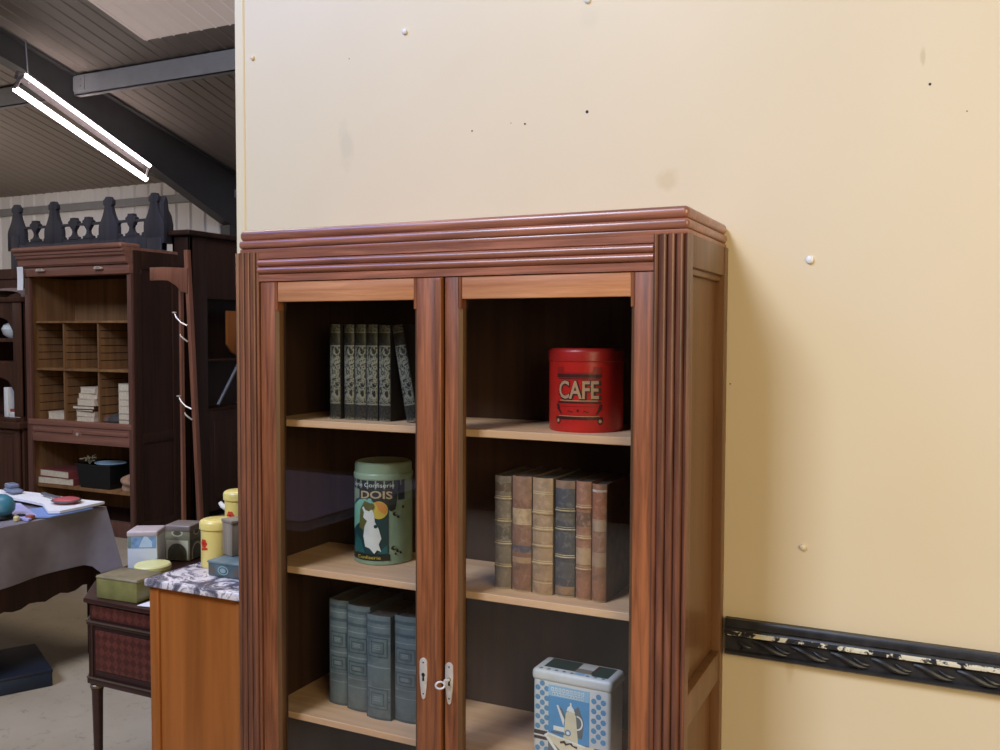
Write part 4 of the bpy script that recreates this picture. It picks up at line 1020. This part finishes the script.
b = MB(plain('red_label_box', C(150, 60, 58), .5)); b.box(-.06, .06, -.05, .05, .045, .07, .002); b.use(M['white_enamel']); b.box(-.065, .065, -.055, .055, 0, .046, .002); tag(b.build('card_box', None, True, (-5.318, 2.95, .892)), 'little white and red box on the lower dresser shelf', 'box')
b = MB(plain('woven_basket_stuff', C(140, 116, 104), .9, 0, .35, 60)); b.grid(lambda u, v: (-.28 * math.cos(PI * u), .14 * (2 * v - 1), .085 * math.sin(PI * u) ** .6 * (1 - .3 * (2 * v - 1) ** 2)), 20, 10, .006); tag(b.build('woven_cushion', None, True, (-5.50, 3.05, 1.902)), 'patterned brownish cushion lying on top of the dresser', 'cushion')
b = MB(M['brown_cab'])
b.box(-6.2, -5.36, 3.34, 3.44, 1.9, 2.18)
for z in (2.0, 2.09): b.box(-6.2, -5.36, 3.325, 3.345, z, z + .02)
b.box(-6.2, -6.14, 3.34, 3.44, 0, 1.9); b.box(-5.42, -5.36, 3.34, 3.44, 0, 1.9)
tag(b.build('slatted_headboard'), 'dark slatted wooden headboard standing behind the dresser', 'headboard')

# ================================================================== COAT RACK
CR = thing('coat_rack', 'reddish wooden coat rack post with top bracket and curved hooks beside the bookcase', 'coat rack', (0, 0, 0))
b = MB(M['rack_wood'])
p0, p1 = Vector((-3.275, 2.90, 0)), Vector((-3.385, 2.90, 2.22))
b.prism([(p0.x - .017, 0), (p0.x + .017, 0), (p1.x + .017, 2.22), (p1.x - .017, 2.22)], 'y', 2.885, 2.925, .004); b.build('post', CR)
b = MB(M['rack_wood']); b.prism([(-3.735, 2.10), (-3.60, 2.098), (-3.36, 2.085), (-3.36, 1.90), (-3.42, 1.91), (-3.47, 1.955), (-3.55, 1.995), (-3.62, 2.0), (-3.735, 2.0)], 'y', 2.875, 2.90, .003); b.build('bracket', CR)
b = MB(M['rack_wood']); b.box(-3.50, -3.48, 2.93, 2.96, .02, 2.0); b.box(-3.55, -3.10, 2.84, 2.98, 0, .03, .004); b.build('brace', CR)
for z, x0 in ((1.68, -3.37), (1.56, -3.365), (1.06, -3.335), (.98, -3.33)):
    ln = .095 if z in (1.68, 1.06) else .045
    b = MB(M['nickel']); b.tube([(x0, 2.88, z - .02), (x0 - ln * .4, 2.86, z), (x0 - ln * .8, 2.85, z + ln * .4), (x0 - ln, 2.85, z + ln * .8)], [.0065, .0065, .006, .005], 8)
    if ln > .09: b.lathe([(0, -.007), (.017, -.004), (.017, .004), (0, .007)], x0 - ln, 2.85, 14, mat=Matrix.Translation((0, 0, z + ln * .8)))
    part_label(b.build('hook', CR), 'pale curved metal hook')

# ================================================================== DARK CABINET BEHIND
DC = thing('dark_cabinet', 'very dark tall open cabinet partly hidden behind the coat rack', 'cabinet', (0, 0, 0))
dx0, dx1, dy0, dy1 = -4.19, -4.0, 3.80, 5.6
dy0 = 3.56
b = MB(M['near_black'])
b.box(dx0, dx1, dy0, dy0 + .03, 0, 2.42); b.box(dx0, dx1, dy1 - .03, dy1, 0, 2.42); b.box(dx0, dx0 + .02, dy0, dy1, 0, 2.42)
b.box(dx1 - .02, dx1, dy0, dy0 + .20, 0, 2.42, .003); b.box(dx1 - .02, dx1, dy1 - .2, dy1, 0, 2.42, .003)
b.box(dx1 - .02, dx1, dy0 + .2, dy1 - .2, 1.90, 2.42, .003); b.build('carcass', DC)
b = MB(M['near_black']); b.box(dx0 - .02, dx1 + .03, dy0 - .04, dy1 + .02, 2.42, 2.465, .012, 3); b.build('cornice', DC)
b = MB(M['near_black']); b.box(dx1 - .02, dx1 + .0, dy0 + .2, dy1 - .2, .06, .93, .003); b.box(dx1 - .005, dx1 + .008, dy0 + .26, dy1 - .26, .16, .84, .006); b.build('lower_panel', DC)
for z in (1.36, .93):
    b = MB(M['dark_oak']); b.box(dx0 + .02, dx1 - .004, dy0 + .03, dy1 - .03, z, z + .022, .002); b.build('shelf', DC)
t_ = thing('wooden_tray', 'orange-brown wooden board standing in the dark cabinet', 'board', (-4.06, 4.20, 1.383))
b = MB(M['oak_orange']); b.prism([(-.16, .12), (-.16, .42), (.16, .42), (.16, .0), (0, .0), (-.10, .05)], 'x', 0, .025, .004); b.build('panel', t_)
b = MB(M['steel']); b.tube([(-3.955, 3.825, .985), (-3.955, 3.95, 1.15), (-3.955, 4.095, 1.345)], .014, 10); b.tube([(-3.955, 4.095, 1.345), (-3.975, 4.15, 1.40)], .010, 8)
tag(b.build('metal_rod', None, True), 'shiny metal rod leaning across the shelves of the dark cabinet', 'rod')

# ================================================================== FLUORESCENT FITTING
FL = thing('ceiling_light', 'twin-tube fluorescent light hanging under the dark roof beam', 'ceiling light', (0, 0, 0))
ta0, ta1 = Vector((-7.70, 4.864, 4.508)), Vector((-7.70, 6.664, 3.789))
tb0, tb1 = Vector((-7.87, 4.86, 4.375)), Vector((-7.87, 6.76, 3.645))
em = NT('lit_fluorescent_tube'); em.fin((1, 1, 1, 1), .4); em.b.inputs['Emission Color'].default_value = C(255, 240, 240); em.b.inputs['Emission Strength'].default_value = 10.0
for a, c_ in ((ta0, ta1), (tb0, tb1)):
    b = MB(em.m); b.tube([a, c_], .024 if a is ta0 else .036, 14); part_label(b.build('tube', FL), 'glowing white tube')
b = MB(plain('white_batten', C(96, 88, 88), .6))
mid0 = (ta0 + tb0) / 2 + Vector((-.0, 0, .05)); mid1 = (ta1 + tb1) / 2 + Vector((0, 0, .05))
dv = (mid1 - mid0)
b.grid(lambda u, v: tuple(mid0 + dv * (-.02 + 1.04 * v) + Vector((-.05 + .10 * u, 0, .05 * (1 - abs(2 * u - 1)) + .06 * (u - .5) + .01))), 2, 2, .012)
for a, c_ in ((ta0, tb0), (ta1, tb1)):
    b.tube([a, (a + c_) / 2 + Vector((0, 0, .04)), c_], .022, 8)
b.build('batten', FL)
b = MB(M['grey_steel'])
for k_ in (.06,):
    q = mid0 + dv * k_; b.tube([q, (q.x - .04, q.y, rz(q.y) - .05)], .008, 6)
b.build('hanger', FL)

# ================================================================== FURNITURE BEHIND THE CAMERA (seen mirrored in the door glass)
b = MB(wood('dark_chest', C(30, 20, 16), C(54, 36, 28), 'x', 40, .5, .3)); b.box(-2.5, -.78, -3.0, -1.60, 0, .735, .006); b.box(-2.54, -.74, -3.04, -1.56, .735, .765, .006)
o = b.build('chest'); tag(o, 'broad dark chest mirrored in the lower part of the left glass door', 'chest')
b = MB(plain('mauve_cloth', C(112, 96, 104), .85)); b.grid(lambda u, v: (-2.3 + 1.45 * u, -2.9 + 1.2 * v, .770 + .002 * math.sin(9 * u)), 8, 6, .003); tag(b.build('chest_cloth'), 'mauve cloth on the chest mirrored in the left glass door', 'cloth')
for i, (xa, h_, lb) in enumerate(((-6.3, 2.1, 'dark wardrobe furthest left among those mirrored in the left glass door'), (-4.3, 2.3, 'tall dark wardrobe mirrored behind the patterned books'), (-2.5, 2.0, 'dark wardrobe mirrored in the right glass door left of the red tin'), (-.6, 2.2, 'dark wardrobe mirrored in the right glass door behind the red tin'))):
    t_ = thing('wardrobe', lb, 'wardrobe', (xa, -6.1, 0), PI, 'wardrobes along the rear wall')
    b = MB(M['near_black']); b.box(-.85, .85, -.25, .3, 0, h_ - .06, .006); b.build('carcass', t_)
    for s_ in (-1, 1): b = MB(M['dark_oak']); b.box(*sorted((s_ * .02, s_ * .80)), -.28, -.25, .12, h_ - .14, .004); b.build('door', t_)
    b = MB(M['dark_oak']); b.box(-.9, .9, -.31, .32, h_ - .06, h_, .015, 3); b.build('cornice', t_)

# ================================================================== CAMERA
cam = bpy.data.cameras.new('camera'); co = bpy.data.objects.new('camera', cam); COL.objects.link(co)
yaw, pit, rol = -.4477, -.0442, .003
fw = Vector((math.sin(yaw) * math.cos(pit), math.cos(yaw) * math.cos(pit), math.sin(pit)))
r0 = Vector((math.cos(yaw), -math.sin(yaw), 0)); u0 = r0.cross(fw)
R1 = math.cos(rol) * r0 + math.sin(rol) * u0; U1 = -math.sin(rol) * r0 + math.cos(rol) * u0
mt = Matrix((R1, U1, -fw)).transposed().to_4x4(); mt.translation = Vector((1.6671, -2.2435, 1.6)); co.matrix_world = mt
cam.sensor_width = 36; cam.lens = 36 * 915.29 / 1000; cam.clip_end = 100; cam.clip_start = .05
S.camera = co

# ================================================================== LIGHT
def area(name, loc, target, size, power, col, sy=None):
    l = bpy.data.lights.new(name, 'AREA'); l.energy = power; l.color = col; l.size = size
    if sy: l.shape = 'RECTANGLE'; l.size_y = sy
    o = bpy.data.objects.new(name, l); COL.objects.link(o); o.location = loc
    o.rotation_euler = (Vector(target) - Vector(loc)).to_track_quat('-Z', 'Y').to_euler(); return o
area('rooflight_key', (-1.4, -5.9, 7.1), (.8, 0, 1.7), 2.3, 585, (.86, 1.0, 1.30))
area('warm_lamp', (4.1, -3.2, 2.4), (1.3, 0, 1.1), 2.2, 86, (1.16, .97, .58))
area('cool_fill', (-2.3, -2.3, 4.6), (-.2, 0, 2.5), 1.4, 40, (.30, .66, 2.1))  # added blue fill, tints the upper left of the cream wall
area('rooflight_hall', (-2.2, 1.2, 6.0), (-4.2, 2.6, .5), 2.5, 150, (1.0, .92, .84), 3)
def lamp(name, loc, p, col, r=.5):
    l = bpy.data.lights.new(name, 'POINT'); l.energy = p; l.color = col; l.shadow_soft_size = r
    o = bpy.data.objects.new(name, l); COL.objects.link(o); o.location = loc
lamp('hall_fill', (-11.5, 5.2, 3.0), 110, (1, .91, .84)); lamp('hall_fill', (-1.7, .5, 3.7), 42, (1, .91, .84), .3); lamp('hall_fill', (-13, -.5, 4.5), 130, (1, .91, .84))  # added point fills to lift roof, far wall and bookcase; no fittings there
wd = bpy.data.worlds.new('hall_air'); S.world = wd; wd.use_nodes = True
wd.node_tree.nodes['Background'].inputs[0].default_value = (.5, .5, .52, 1); wd.node_tree.nodes['Background'].inputs[1].default_value = .2

S.view_settings.view_transform = 'Standard'; S.view_settings.look = 'None'; S.view_settings.gamma = 1; S.view_settings.exposure = 0; S.view_settings.use_curve_mapping = False
